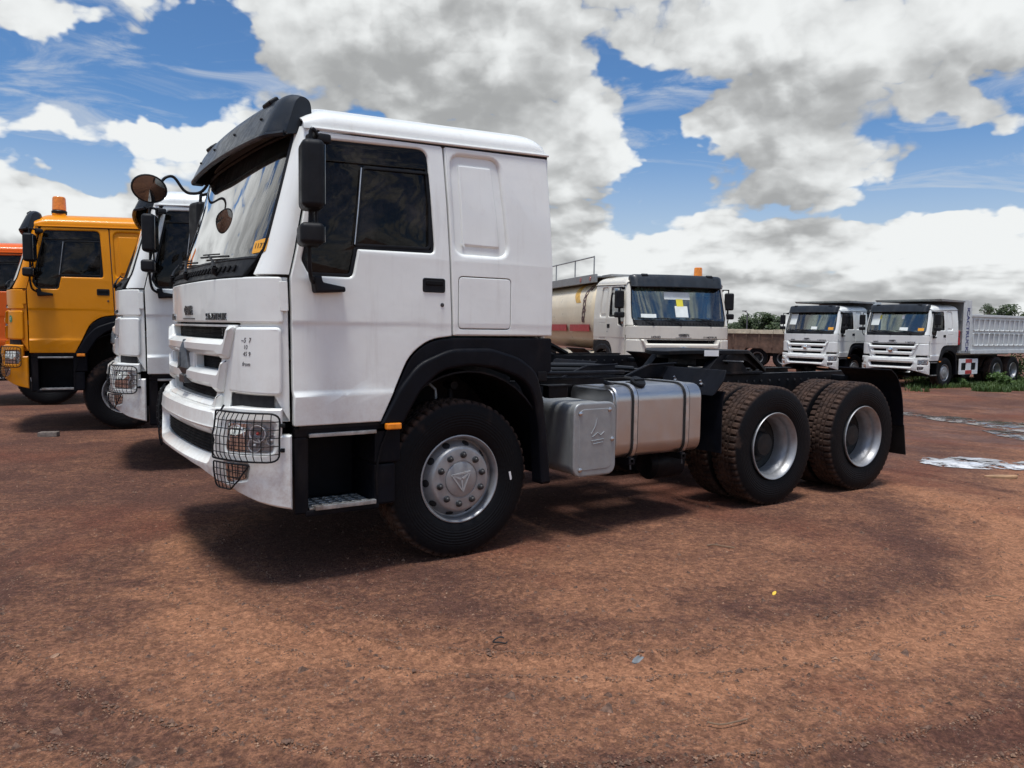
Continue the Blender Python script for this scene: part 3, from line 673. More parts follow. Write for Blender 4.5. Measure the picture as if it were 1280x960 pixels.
    lettering('badge_lettering', '中国重汽', -.02, 1.652, .07, 'badge_dark', sx=1.15)
    bm = BM(); panel(bm, rrect(-.20, 1.598, .17, 1.606, .003), (), .005, .001, lambda s, z, w: FP(s, z, w+.003), FCU); obj('badge_line', bm, 'badge_dark', H, wn=False)
    lettering('power_badge', '371', -.70, 1.517, .066, 'badge_chrome', w0=-.052, sx=1.0, par=G)
    # ---- cowl, windshield, wipers
    se_ = s_of_y(1.095, 1.2)
    bm = BM(); panel(bm, rp([(-1.02, 1.850, .01), (1.02, 1.850, .01), (1.10, 1.972, .02), (-1.10, 1.972, .02)], 3), (), .03, .006, lambda s, z, w: FP(s, z, w+.004), FCU, (1.87, 1.89, 1.91, 1.93, 1.95)); C = obj('cowl', bm, 'black_plastic', T)
    bm = BM()
    for k in range(26):
        s = -.9+.072*k
        box(bm, -.010, .010, -.022, .022, 0, .012, .003, 1, mat=frame(FP(s, 1.90, .006), FP(s-.02, 1.9, 0)-FP(s+.02, 1.9, 0), FP(s, 1.93, 0)-FP(s, 1.87, 0)))
    obj('cowl_louvre', bm, 'grille_black', C)
    def ws(u, v):
        z = 1.958+(2.715-1.958)*v
        k = 1 - .035*max(0, 1-v*9)**2 - .02*max(0, 1-(1-v)*9)**2
        return FP((2*u-1)*se_*k, z, -.004)
    bm = BM(); shell(bm, 48, 20, ws, .006); Wn = obj('windshield', bm, 'windshield_glass', T, wn=False)
    loop = [ws(u, 0) for u in fr(0, 1, 40)] + [ws(1, v) for v in fr(0, 1, 16)[1:]] + [ws(u, 1) for u in reversed(fr(0, 1, 40)[:-1])] + [ws(0, v) for v in reversed(fr(0, 1, 16)[1:-1])]
    bm = BM(); tube(bm, loop, .013, 6, closed=True); obj('windshield_seal', bm, 'black_plastic', Wn)
    for (s0, s1) in ((-.72, -.08), (.0, .62), (.62, 1.0)):
        bm = BM(); pv = FP(s0+.06, 1.885, .03)
        tube(bm, [FP(s0+.06, 1.875, .0), pv, FP(s0+.05, 1.915, .045)], .016, 8)
        arm = [FP(s0+.05, 1.915, .045), FP(s0+.16, 1.965, .05), FP((s0+s1)/2+.05, 2.012, .035)]
        tube(bm, arm, [.013, .009, .006], 6)
        bl = [FP(s, 1.985+.03*(s-s0)/(s1-s0), .018) for s in fr(s0-.02, s1, 10)]; tube(bm, bl, .007, 5); tube(bm, [p+Vector((-.012, 0, .014)) for p in bl[2:-2]], .005, 5)
        obj('wiper', bm, 'black_plastic', T)
    # number sticker inside the near corner of the glass
    bm = BM(); panel(bm, rp([(-1.135, 1.995, .01), (-1.005, 1.985, .01), (-1.005, 2.06, .01), (-1.135, 2.078, .01)], 2), (), .002, .0005, lambda s, z, w: FP(s, z, w+.001), FCU); st = obj('number_sticker', bm, 'sticker_orange', Wn, wn=False)
    bm = BM()
    for i, ch in enumerate('1173'):
        si = -1.03-i*.026; p = FP(si, 2.03, .003); text(bm, ch, .045, frame(p, FP(si-.02, 2.03, 0)-FP(si+.02, 2.03, 0), FP(si, 2.06, 0)-FP(si, 2.0, 0)), .0005)
    obj('sticker_number', bm, 'ink', Wn, wn=False)
    # ---- roof
    zg = tab([(-1.1, 2.725), (-.2, 2.755), (.69, 2.785)])
    def roof(u, v):
        x = -1.085+1.772*u; a = math.pi*v
        k = 1.0
        if x > .50: k = max(0, 1-((x-.50)/.187)**2.6)**(1/2.6)
        if x < -.90: k = 1-.45*((-.90-x)/.185)**2
        h = .225*k; y = -1.147*math.copysign(abs(math.cos(a))**(2/3.0), math.cos(a)); return Vector((x, y, zg(x)+h*abs(math.sin(a))**(2/3.0)))
    bm = BM(); shell(bm, 46, 44, roof, .012); Rf = obj('roof', bm, P, T, ang=60)
    for sg in (-1, 1):
        bm = BM(); tube(bm, [(x, sg*1.158, zg(x)+.002) for x in fr(-1.04, .68, 18)], .011, 8); obj('drip_rail', bm, P, Rf)
        bm = BM(); tube(bm, [(x, sg*1.151, zg(x)-.016) for x in fr(-1.04, .67, 18)], .010, 6); obj('roof_seam', bm, 'gap_black', Rf)
    bm = BM()
    def hdr(u, v): z = 2.70+.10*v; return FP((2*u-1)*(SMAX-.05), z, -.01)
    shell(bm, 30, 3, hdr, .02); obj('windshield_header', bm, P, T)
    # ---- back wall
    bm = BM(); box(bm, .655, .70, -1.135, 1.135, 1.30, 2.78, .02); 
    for y in fr(-.8, .8, 5): box(bm, .695, .712, y-.06, y+.06, 1.5, 2.55, .008)
    obj('back_wall', bm, P, T)
    # ---- inside
    bm = BM(); box(bm, -1.22, .64, -1.14, 1.14, 1.36, 1.42, .01); box(bm, .62, .65, -1.12, 1.12, 1.42, 2.76, .005); box(bm, -1.05, .62, -1.08, 1.08, 2.715, 2.735, .005); obj('cab_lining', bm, 'interior_dark', T)
    bm = BM(); panel(bm, rp([(-1.32, 1.55), (-.78, 1.55), (-.76, 1.80, .05), (-.90, 1.93, .06), (-1.32, 1.95, .03)], 4), (), 2.16, .02, lambda x, z, w: Vector((x, 1.08+w, z))); DB = obj('dashboard', bm, 'dash_plastic', T)
    bm = BM(); box(bm, -.98, -.80, -.80, -.38, 1.86, 2.02, .05); box(bm, -.90, -.78, -.2, .3, 1.55, 1.92, .03); obj('instrument_hood', bm, 'dash_plastic', DB)
    bm = BM(); mt = Matrix.Translation((-.62, -.58, 1.93)) @ Matrix.Rotation(R_(-38), 4, 'Y')
    tube(bm, [mt @ Vector((.24*math.cos(2*math.pi*k/32), .24*math.sin(2*math.pi*k/32), 0)) for k in range(32)], .015, 8, closed=True)
    for a in (0, 2.2, 4.1): tube(bm, [mt @ Vector((0, 0, -.03)), mt @ Vector((.24*math.cos(a), .24*math.sin(a), 0))], .014, 6)
    tube(bm, [mt @ Vector((0, 0, .0)), mt @ Vector((0, 0, -.35))], .04, 10); obj('steering_wheel', bm, 'black_plastic', T)
    for sg in (-1, 1):
        bm = BM(); box(bm, -.52, .02, sg*.60-.26, sg*.60+.26, 1.62, 1.80, .06, 3); mt = Matrix.Translation((-.02, sg*.60, 1.72)) @ Matrix.Rotation(R_(10), 4, 'Y')
        box(bm, -.05, .09, -.25, .25, 0, .68, .06, 3, mat=mt); box(bm, -.04, .07, -.15, .15, .70, .93, .05, 3, mat=mt); obj('seat', bm, 'seat_wrap', T)
        bm = BM(); box(bm, -.45, -.05, sg*.60-.18, sg*.60+.18, 1.42, 1.64, .03); obj('seat_base', bm, 'interior_dark', T)
        bm = BM(); shell(bm, 20, 4, lambda u, v: Vector((-1.04+.018*math.sin(u*40), sg*(.20+.72*u), 2.50+.20*v)), .006); obj('sun_blind', bm, 'interior_dark', T)
    bm = BM(); shell(bm, 90, 4, lambda u, v: Vector((.22+.025*math.sin(u*120)+.01*math.sin(u*47), -1.05+2.1*u, 1.75+.93*v)), .006); obj('bunk_curtain', bm, 'curtain', T)
    # ---- sun visor over the windshield
    sec = [(-.985, 2.815), (-1.00, 2.905), (-1.045, 2.94), (-1.105, 2.945), (-1.155, 2.915), (-1.19, 2.86), (-1.242, 2.75), (-1.264, 2.70), (-1.260, 2.680)]
    sec = [(p.x, p.y) for p in smooth_pts([(a, b, 0) for a, b in sec], 4)]
    def vis(u, v):
        y = -1.075+2.15*u; e = abs(y)/1.075; i = v*(len(sec)-1); j = min(int(i), len(sec)-2); f = i-j
        x = sec[j][0]*(1-f)+sec[j+1][0]*f; z = sec[j][1]*(1-f)+sec[j+1][1]*f
        bow = -.050*(1-e**2.0); endk = max(0, (e-.90)/.10)**2
        x = x+bow*(1-.35*(1-v)); x = x+(-1.04-x)*.45*endk; z = z+(2.79-z)*.16*endk + .012*(1-e*e)
        return Vector((x, y, z))
    bm = BM(); shell(bm, 60, 32, vis, .022); V = obj('sun_visor', bm, 'visor_plastic', T, ang=50)
    for sg in (-1, 1):
        bm = BM(); pts = [vis(0 if sg < 0 else 1, v) for v in fr(0, 1, 24)]; loop = [(p.x, p.z) for p in pts]; yy = pts[0].y
        loop = loop + [(-1.17, 2.69), (-1.07, 2.71)]
        panel(bm, loop, (), .02, .004, lambda x, z, w: Vector((x, yy+sg*w, z))); obj('visor_end', bm, 'visor_plastic', V)
    for u in (.145, .855):
        c = vis(u, .46); t = (vis(u, .50)-vis(u, .42)).normalized(); mt = frame(c, (0, 1, 0), -t)
        bm = BM(); box(bm, -.075, .075, -.035, .035, -.02, .040, .012, 3, mat=mt); obj('marker_lamp', bm, 'black_plastic', V)
    bm = BM(); tube(bm, [vis(u, .985) for u in fr(.004, .996, 30)], .017, 8); obj('visor_lip', bm, 'visor_plastic', V)
    bm = BM()
    for u in (.12, .37, .63, .88):
        for v in (.68,):
            c = vis(u, v); lathe(bm, [(.008, .003), (.009, -.008), (.005, -.013), (.001, -.014)], 8, c, 'X')
    obj('visor_bolt', bm, 'gap_black', V)
    # ---- mirrors
    for sg in (-1, 1):
        bm = BM(); mt = Matrix.Translation((-1.125, sg*1.395, 0)) @ Matrix.Rotation(sg*R_(12), 4, 'Z')
        box(bm, -.065, .062, -.098, .098, 2.215, 2.595, .036, 4, mat=mt); mr = obj('side_mirror', bm, 'black_plastic', T)
        bm = BM(); box(bm, .058, .066, -.078, .078, 2.24, 2.57, .004, 1, mat=mt); obj('mirror_glass', bm, 'mirror_glass', mr)
        bm = BM(); box(bm, -.075, .06, -.105, .10, 2.015, 2.138, .030, 4, mat=mt); wm = obj('wide_mirror', bm, 'black_plastic', T)
        bm = BM(); box(bm, .056, .064, -.085, .08, 2.03, 2.12, .004, 1, mat=mt); obj('mirror_glass', bm, 'mirror_glass', wm)
        bm = BM(); y = sg*1.375
        tube(bm, smooth_pts([(-1.035, sg*1.15, 2.655), (-1.05, sg*1.24, 2.66), (-1.10, y, 2.66), (-1.125, y, 2.62), (-1.125, y, 2.2), (-1.135, y, 2.0), (-1.115, sg*1.34, 1.86), (-1.07, sg*1.25, 1.82)], 5), .013, 8)
        tube(bm, [(-1.095, y, 2.25), (-1.09, y, 2.1)], .010, 6)
        box(bm, -1.075, -1.005, sg*1.18-.05, sg*1.18+.05, 2.615, 2.69, .015, 2); box(bm, -1.05, -.97, sg*1.27-.03, sg*1.27+.03, 2.62, 2.675, .015, 2); obj('mirror_arm', bm, 'black_plastic', mr)
        bm = BM(); panel(bm, rp([(-1.075, 1.86, .01), (-1.02, 1.86, .01), (-1.015, 1.822, .02), (-.875, 1.800, .012), (-.872, 1.770, .012), (-1.06, 1.758, .015)], 3), (), .07, .012, lambda x, z, w: Vector((x, sg*(1.275+w), z))); obj('mirror_foot', bm, 'black_plastic', mr)
    bm = BM(); tube(bm, smooth_pts([(-1.10, 1.03, 2.77), (-1.16, 1.13, 2.655), (-1.24, 1.15, 2.628), (-1.30, 1.16, 2.65), (-1.37, 1.17, 2.745), (-1.43, 1.17, 2.740), (-1.475, 1.17, 2.69)], 5), .012, 8); fm = obj('front_mirror', bm, 'black_plastic', T)
    mt = Matrix.Translation((-1.56, 1.16, 2.635)) @ Matrix.Rotation(R_(14), 4, 'Y') @ Matrix.Rotation(R_(18), 4, 'X')
    bm = BM(); lathe(bm, [(.001, .045), (.06, .038), (.105, .015), (.115, -.005), (.110, -.016), (.104, -.014)], 28)
    for v in bm.verts: v.co = mt @ Vector((v.co.x*1.18, v.co.y, v.co.z*.98))
    obj('mirror_housing', bm, 'black_plastic', fm)
    bm = BM(); lathe(bm, [(.105, -.010), (.06, -.020), (.001, -.024)], 28)
    for v in bm.verts: v.co = mt @ Vector((v.co.x*1.18, v.co.y, v.co.z*.98))
    obj('mirror_glass', bm, 'mirror_glass', fm)
    # ---- bumper with lamps
    e1 = SMAX-.002
    hy0 = s_of_y(.965, 1.238); hy1 = s_of_x(-1.305, .43, -1.19); fy0 = s_of_y(.955, 1.238); fy1 = s_of_y(1.135, 1.238)
    lampL = rp([(-hy1, .828, .03), (-hy0, .822, .03), (-hy0, .988, .03), (-hy1, 1.0, .03)], 4); lampR = [(-a, b) for a, b in lampL]
    fogL = rp([(-fy1+.02, .665, .02), (-fy0, .630, .02), (-fy0, .752, .02), (-fy1, .752, .02)], 4); fogR = [(-a, b) for a, b in fogL]
    sB = lambda y: s_of_y(y, 1.238)
    halfb = [(sB(.30), .685), (sB(.62), .668), (sB(.89), .615), (sB(1.05), .57), (sB(1.16), .530), (e1, .482), (e1, .925), (e1-.045, .925), (e1-.045, 1.082), (sB(1.0), 1.085), (sB(.80), 1.066), (sB(.74), 1.052)]
    outb = [(a, b) for a, b in halfb] + [(-a, b) for a, b in reversed(halfb)]
    intake = rp([(-.80, .890, .03), (-.72, .765, .03), (.72, .765, .03), (.80, .890, .03)], 3)
    BCU = [i*.08 for i in range(-11, 12)] + [sg*(.91+.035*i) for i in range(13) for sg in (-1, 1)]
    bm = BM(); panel(bm, outb, [(lampL, .020), (lampR, .020), (fogL, .016), (fogR, .016), (intake, .052)], .07, .010, BP, BCU, (.55, .62, .7, .8, .9, 1.0), 1); B = obj('bumper', bm, P, T)
    bm = BM(); shell(bm, 30, 3, lambda u, v: FP((2*u-1)*.90, 1.060, .02)*(1-v)+BP((2*u-1)*.88, 1.046, -.012)*v, .012); obj('bumper_shelf', bm, P, B)
    bm = BM(); panel(bm, rp([(-.86, .935, .02), (.86, .945, .01), (.80, 1.045, .02), (-.80, 1.045, .02)], 3), (), .04, .012, lambda s, z, w: BP(s, z, w+.010), BCU, (), 1); obj('bumper_lip', bm, P, B)
    bm = BM(); panel(bm, rp([(-.80, .90, .03), (-.70, .77, .04), (.70, .77, .04), (.80, .90, .03)], 3), (), .01, .002, lambda s, z, w: BP(s, z, w-.068), BCU)
    for k in range(6): tube(bm, [BP(s, .785+k*.02, -.062) for s in fr(-.74, .74, 12)], .004, 4)
    obj('intake_mesh', bm, 'grille_black', B)
    for sg in (-1, 1):
        LP = lampL if sg < 0 else lampR; FG = fogL if sg < 0 else fogR
        bm = BM(); panel(bm, offs(ccw(LP), -.01), (), .012, .002, lambda s, z, w: BP(s, z, w-.044), BCU); hl = obj('headlight', bm, 'reflector_silver', T)
        for i, (s, z, r) in enumerate(((hy0+.085, .915, .062), (hy0+.225, .935, .048), (hy0+.21, .868, .040), (hy0+.30, .90, .030))):
            bm = BM(); p = BP(sg*s, z, -.042); nrm = (BP(sg*s, z, 0)-BP(sg*s, z, -.05)).normalized(); mt = frame(p, nrm.orthogonal(), nrm.cross(nrm.orthogonal()))
            lathe(bm, [(r*.18, .004), (r*.5, .007), (r*.82, .017), (r, .032), (r*1.06, .032), (r*1.08, .0)], 24, axis='Z')
            for v in bm.verts: v.co = mt @ v.co
            obj('reflector_bowl', bm, 'reflector_silver', hl)
            bm = BM(); lathe(bm, [(.011, .004), (.011, .026), (.006, .034), (.001, .036)], 10, axis='Z')
            for v in bm.verts: v.co = mt @ v.co
            obj('bulb', bm, 'red_lens' if i == 1 else 'sticker_white', hl)
        bm = BM(); panel(bm, offs(ccw(LP), .0), (), .006, .002, lambda s, z, w: BP(s, z, w-.006), BCU); obj('lens', bm, 'lamp_glass', hl, wn=False)
        bm = BM(); panel(bm, offs(ccw(FG), -.01), (), .012, .002, lambda s, z, w: BP(s, z, w-.060), BCU); fg = obj('fog_lamp', bm, 'badge_dark', T)
        p = BP(sg*(fy0+.085), .700, -.052); nrm = (BP(sg*(fy0+.085), .70, 0)-BP(sg*(fy0+.085), .70, -.05)).normalized(); mt = frame(p, nrm.orthogonal(), nrm.cross(nrm.orthogonal()))
        bm = BM(); lathe(bm, [(.010, .004), (.028, .008), (.042, .022), (.050, .040), (.054, .040), (.055, 0)], 24, axis='Z')
        for v in bm.verts: v.co = mt @ v.co
        obj('reflector_bowl', bm, 'reflector_silver', fg)
        bm = BM(); panel(bm, FG, (), .006, .002, lambda s, z, w: BP(s, z, w-.006), BCU); obj('lens', bm, 'lamp_glass', fg, wn=False)
        # wire guards
        g0, g1 = sB(.885), s_of_x(-1.272, .43, -1.19)
        def gw(s, z):
            e = max(0, 1-min(abs(s-g0), abs(g1-s), abs(z-.775), abs(1.058-z))/.05); return BP(sg*s, z, .052-.022*e*e)
        bm = BM()
        ringp = rp([(g0, .775, .02), (g1, .775, .05), (g1, 1.058, .05), (g0, 1.058, .02)], 5); dense = []
        for i in range(len(ringp)):
            a = Vector(ringp[i]); b = Vector(ringp[(i+1) % len(ringp)]); n = max(1, int((b-a).length/.04))
            for k in range(n): dense.append(a+(b-a)*k/n)
        tube(bm, [gw(p.x, p.y) for p in dense], .0062, 6, closed=True)
        for s in fr(g0, g1, 12)[1:-1]: tube(bm, [gw(s, z) for z in fr(.775, 1.058, 8)], .0030, 5)
        for z in fr(.775, 1.058, 6)[1:-1]: tube(bm, [gw(s, z) for s in fr(g0, g1, 16)], .0030, 5)
        hg = obj('headlight_guard', bm, 'black_plastic', T)
        bm = BM()
        for z in (.84, .985): tube(bm, [gw(g1, z), BP(sg*(g1+.015), z, .0)], .008, 6); box(bm, -.012, .012, -.012, .012, -.006, .006, .003, 1, mat=frame(BP(sg*(g1+.016), z, .006), (0, 0, 1), FP(sg*1.3, z, 0)-FP(sg*1.2, z, 0)))
        tube(bm, [gw(g0+.05, 1.058), BP(sg*(g0+.05), 1.09, .01)], .006, 6); obj('guard_clip', bm, 'black_plastic', hg)
        f0, f1 = sB(.90), sB(1.155); fr_ = tab([(.605, f0+.13), (.66, f0+.20), (.757, f1)])
        ringp = rp([(f0, .600, .03), (f0+.13, .600, .03), (f0+.20, .66, .03), (f1, .757, .01), (f0, .757, .01)], 4); dense = []
        for i in range(len(ringp)):
            a = Vector(ringp[i]); b = Vector(ringp[(i+1) % len(ringp)]); n = max(1, int((b-a).length/.03))
            for k in range(n): dense.append(a+(b-a)*k/n)
        bm = BM(); tube(bm, [BP(sg*p.x, p.y, .034) for p in dense], .0052, 6, closed=True)
        for s in fr(f0, f1, 8)[1:-1]:
            zl = .60 if s < f0+.13 else (.60+.06*(s-f0-.13)/.07 if s < f0+.20 else .66+.097*(s-f0-.20)/max(.01, f1-f0-.20)); tube(bm, [BP(sg*s, z, .036) for z in fr(zl, .757, 4)], .003, 5)
        for z in (.64, .68, .72): tube(bm, [BP(sg*s, z, .036) for s in fr(f0, fr_(z), 8)], .003, 5)
        obj('fog_guard', bm, 'black_plastic', T)
        # ---- entry steps
        y0, y1 = (sg*.80, sg*1.205) if sg > 0 else (sg*1.205, sg*.80)
        bm = BM(); box(bm, -1.165, -.50, sg*.80-.01, sg*.80+.01, .42, .94, .004); yA, yB = sorted((sg*.80, sg*1.19))
        box(bm, -1.168, -1.075, yA, yB, .43, .905, .02); box(bm, -.655, -.505, yA, yB, .435, .70, .02); box(bm, -.655, -.47, yA, yB, .70, .945, .02)
        box(bm, -1.165, -.47, yA, yB, .90, .958, .008); box(bm, -1.10, -.62, yA, yB, .415, .452, .008); ST = obj('entry_step', bm, 'fender_plastic', T)
        yC, yD = sorted((sg*1.185, sg*1.212)); bm = BM(); box(bm, -1.082, -.648, yC, yD, .898, .922, .004); obj('step_edge', bm, 'alu_step', ST)
        yC, yD = sorted((sg*1.182, sg*1.214)); bm = BM(); box(bm, -1.045, -.650, yC, yD, .452, .480, .004); obj('step_edge', bm, 'alu_step', ST)
        bm = BM(); yC, yD = sorted((sg*.90, sg*1.18)); box(bm, -1.07, -.66, yC, yD, .452, .464, .002)
        for k in range(6):
            for j in range(4):
                xx = -1.04+k*.065; yy = yC+.05+j*.06; box(bm, xx, xx+.045, yy, yy+.018, .462, .470, .003, 1, mat=None)
        obj('step_tread', bm, 'alu_step', ST)
        bm = BM(); yC, yD = sorted((sg*1.0, sg*1.195)); box(bm, -1.14, -.46, yC, yD, .945, .985, .006); obj('sill', bm, 'black_plastic', T)
    # underside mass: engine, gearbox, front axle
    bm = BM(); box(bm, -1.25, .9, -.42, .42, .70, 1.34, .06); box(bm, .8, 1.6, -.28, .28, .72, 1.12, .06); box(bm, -1.38, -1.15, -1.05, 1.05, .62, 1.0, .03); obj('engine', bm, 'chassis_black', T)
    bm = BM(); tube(bm, smooth_pts([(0, -.95, .53), (0, -.75, .50), (0, -.45, .42), (0, .45, .42), (0, .75, .50), (0, .95, .53)], 4), .06, 10); obj('front_axle', bm, 'chassis_black', T)

def build_chassis(T, full=True):
    """ladder frame and running gear"""
    for sg in (-1, 1):
        out = rp([(.0, .86), (4.9, .86), (5.48, .96), (5.52, 1.02), (5.50, 1.13), (.0, 1.13)], 2)
        bm = BM(); panel(bm, out, (), .010, .002, lambda x, z, w: Vector((x, sg*(.43+w), z)))
        yA, yB = sorted((sg*.35, sg*.43)); box(bm, 0, 5.48, yA, yB, 1.122, 1.134, .002, 1); box(bm, 0, 4.9, yA, yB, .856, .868, .002, 1); obj('frame_rail', bm, 'chassis_black', T)
        bm = BM()
        for x in fr(1.0, 5.4, 34):
            for z in (.93, 1.06): lathe(bm, [(.013, .002), (.013, -.008), (.001, -.009)], 6, (x+.02*math.sin(x*9), sg*.43, z)) if sg < 0 else None
        if sg < 0: obj('frame_bolt', bm, 'nut_steel', T)
        else: bm.free()
    bm = BM()
    for x in (1.0, 2.2, 3.0, 3.85, 4.7, 5.42): box(bm, x-.06, x+.06, -.42, .42, .90, 1.08, .01)
    obj('cross_member', bm, 'chassis_black', T)
    bm = BM(); tube(bm, [(1.6, 0, .90), (3.1, 0, .62)], .06, 12); tube(bm, [(3.3, 0, .66), (4.5, 0, .66)], .05, 12); obj('drive_shaft', bm, 'chassis_black', T)
    for x in (3.233, 4.583):
        bm = BM(); tube(bm, [(x, y, .535) for y in (-.98, -.5, -.26, 0, .26, .5, .98)], [.085, .095, .13, .15, .13, .095, .085], 14)
        lathe(bm, [(.001, -.24), (.12, -.22), (.20, -.12), (.22, 0), (.19, .10), (.10, .16), (.001, .18)], 20, (x, .05, .54), 'X'); obj('rear_axle', bm, 'chassis_black', T)
    for sg in (-1, 1):
        bm = BM()
        for k in range(9):
            L = 1.30-.10*k; z = .74+.022*k; pts = [(3.908+L*.5*t, z+.10*(t*t)*(-1)*.9) for t in fr(-1, 1, 10)]
            yA, yB = sorted((sg*.50, sg*.60))
            vs = []
            for (x, zz) in pts: vs.append([bm.verts.new((x, yA, zz)), bm.verts.new((x, yB, zz)), bm.verts.new((x, yB, zz+.018)), bm.verts.new((x, yA, zz+.018))])
            for a, b in zip(vs, vs[1:]):
                for i in range(4): bm.faces.new((a[i], a[(i+1) % 4], b[(i+1) % 4], b[i]))
            bm.faces.new(vs[0]); bm.faces.new(vs[-1])
        bmesh.ops.recalc_face_normals(bm, faces=bm.faces); yA, yB = sorted((sg*.44, sg*.64)); box(bm, 3.78, 4.03, yA, yB, .62, .96, .02)
        obj('leaf_spring', bm, 'chassis_black', T)

def build_tractor_gear(T):
    # ---- fuel tank
    sec = rrect(.575, .555, 1.165, 1.128, .125, 6)          # (|y|, z)
    bm = BM(); panel(bm, [(-a, b) for a, b in sec], (), .93, .022, lambda y, z, w: Vector((1.365-w, y, z)), (), (), 4); FT = obj('fuel_tank', bm, 'alu_tank', T, ang=50)
    bm = BM(); panel(bm, offs(ccw([(-a, b) for a, b in sec]), .022), (), .02, .012, lambda y, z, w: Vector((1.352-w, y, z))); obj('tank_end', bm, 'alu_tank', FT)
    for x in (1.555, 2.125):
        so = [(-a, b) for a, b in rrect(.567, .547, 1.173, 1.136, .13, 6)]
        bm = BM(); panel(bm, offs(ccw(so), -.003), [(offs(ccw(so), .010), .001)], .058, .002, lambda y, z, w: Vector((x-.029-w, y, z))); obj('strap_rubber', bm, 'rubber_hose', FT)
        bm = BM(); panel(bm, offs(ccw(so), -.008), [(offs(ccw(so), .008), .001)], .036, .002, lambda y, z, w: Vector((x-.018-w, y, z))); obj('tank_strap', bm, 'alu_strap', FT)
        bm = BM(); box(bm, x-.03, x+.03, -1.15, -.43, .50, .548, .006); box(bm, x-.03, x+.03, -.62, -.44, .50, 1.10, .006); obj('tank_bracket', bm, 'chassis_black', FT)
        bm = BM(); tube(bm, [(x, -1.12, .56), (x, -1.13, .46)], .009, 6); box(bm, x-.016, x+.016, -1.15, -1.11, .515, .555, .004); obj('strap_bolt', bm, 'nut_steel', FT)
    mt = Matrix.Translation((1.665, -1.055, 1.118)) @ Matrix.Rotation(R_(32), 4, 'X')
    bm = BM(); lathe(bm, [(.052, -.02), (.052, .02), (.062, .022), (.064, .045), (.056, .056), (.020, .060), (.001, .060)], 24, axis='Z')
    box(bm, -.05, .05, -.008, .008, .056, .070, .004)
    for v in bm.verts: v.co = mt @ v.co
    obj('filler_cap', bm, 'black_plastic', FT)
    bm = BM(); tube(bm, smooth_pts([(1.78, -.88, 1.12), (1.78, -.88, 1.16), (1.72, -.75, 1.17), (1.66, -.5, 1.12)], 5), .010, 6); box(bm, 1.74, 1.82, -.92, -.84, 1.122, 1.136, .004); obj('fuel_sender', bm, 'rubber_hose', FT)
    # ---- side box with embossed lid
    bm = BM(); panel(bm, rrect(.905, .475, 1.300, 1.015, .085, 5), (), .60, .012, lambda x, z, w: Vector((x, -1.196-w if False else -(1.196+w), z)), (), (), 3)
    BB = obj('battery_box', bm, 'box_grey', T, ang=50)
    lid = rrect(.898, .468, 1.308, 1.024, .085, 6)
    bm = BM(); panel(bm, lid, (), .045, .014, lambda x, z, w: Vector((x, -(1.236+w), z)), (), (), 4); obj('battery_lid', bm, 'galvanised', BB, ang=50)
    bm = BM(); panel(bm, rrect(.945, .515, 1.262, .978, .06, 6), (), .008, .006, lambda x, z, w: Vector((x, -(1.2385+w), z)), (), (), 3); obj('lid_field', bm, 'galvanised', BB, ang=50)
    for (x, z) in ((.955, .945), (1.235, .965), (1.265, .74), (.96, .525)):
        bm = BM(); lathe(bm, [(.017, .0), (.017, -.006), (.010, -.011), (.001, -.012)], 14, (x, -1.238, z)); obj('lid_screw', bm, 'alu_strap', BB)
    bm = BM()
    for pts in (((1.06, .79), (1.10, .85), (1.115, .905)), ((1.07, .765), (1.12, .795), (1.15, .775), (1.185, .80)), ((1.06, .735), (1.18, .745)), ((1.075, .712), (1.175, .722))):
        tube(bm, [Vector((x, -1.2385, z)) for x, z in pts], .005, 6)
    obj('lid_emblem', bm, 'galvanised', BB)
    bm = BM(); box(bm, .93, 1.28, -.62, -.43, .52, .62, .01); box(bm, .93, 1.28, -.62, -.43, .86, .96, .01); obj('box_bracket', bm, 'chassis_black', BB)
    # ---- rails and stays above the tank
    bm = BM(); tube(bm, [(.60, -1.19, 1.248), (1.02, -1.06, 1.235), (1.62, -.95, 1.225)], .016, 8); tube(bm, [(.60, -1.14, 1.205), (1.62, -.95, 1.190)], .010, 8); box(bm, .58, .66, -1.22, -1.05, 1.19, 1.262, .008); obj('guard_rail', bm, 'chassis_black', T)
    bm = BM(); box(bm, .74, 1.36, -1.02, -.96, 1.14, 1.188, .008); box(bm, .72, .90, -1.16, -1.08, 1.06, 1.15, .012); box(bm, .70, .92, -1.18, -1.06, 1.145, 1.157, .003); tube(bm, [(1.36, -.99, 1.16), (1.48, -.98, 1.12), (1.50, -.90, 1.10)], .018, 8); obj('air_intake_bracket', bm, 'chassis_black', T)
    for (x0, x1) in ((1.30, 1.62), (2.02, 2.36)):
        bm = BM(); panel(bm, [(x0, 1.135), (x0+.62, 1.135), (x0+.62, 1.252), (x0+.30, 1.245), (x0+.26, 1.235)], (), .05, .004, lambda x, z, w: Vector((x, -.50-w if False else -(.50+w), z))); tube(bm, [(x0-.02, -.53, 1.145), (x0+.28, -.53, 1.252), (x0+.62, -.53, 1.262)], .010, 6); obj('mudguard_stay', bm, 'fender_plastic', T)
    bm = BM(); box(bm, 1.0, 1.9, -.40, .40, 1.13, 1.20, .02); tube(bm, [(.9, -.25, 1.26), (1.8, -.22, 1.24), (2.4, -.2, 1.2)], .022, 8); tube(bm, [(.72, -.32, 1.42), (.80, -.32, 1.26), (1.2, -.30, 1.22), (2.0, -.3, 1.2)], .018, 8); tube(bm, [(.72, -.40, 1.34), (.9, -.42, 1.24), (1.3, -.40, 1.2)], .014, 8); obj('air_line', bm, 'rubber_hose', T)
    for y in (-.2, .2):
        bm = BM(); lathe(bm, [(.001, 1.70), (.08, 1.71), (.12, 1.75), (.12, 2.45), (.08, 2.49), (.001, 2.50)], 20, (0, y, .78), 'X'); obj('air_tank', bm, 'chassis_black', T)
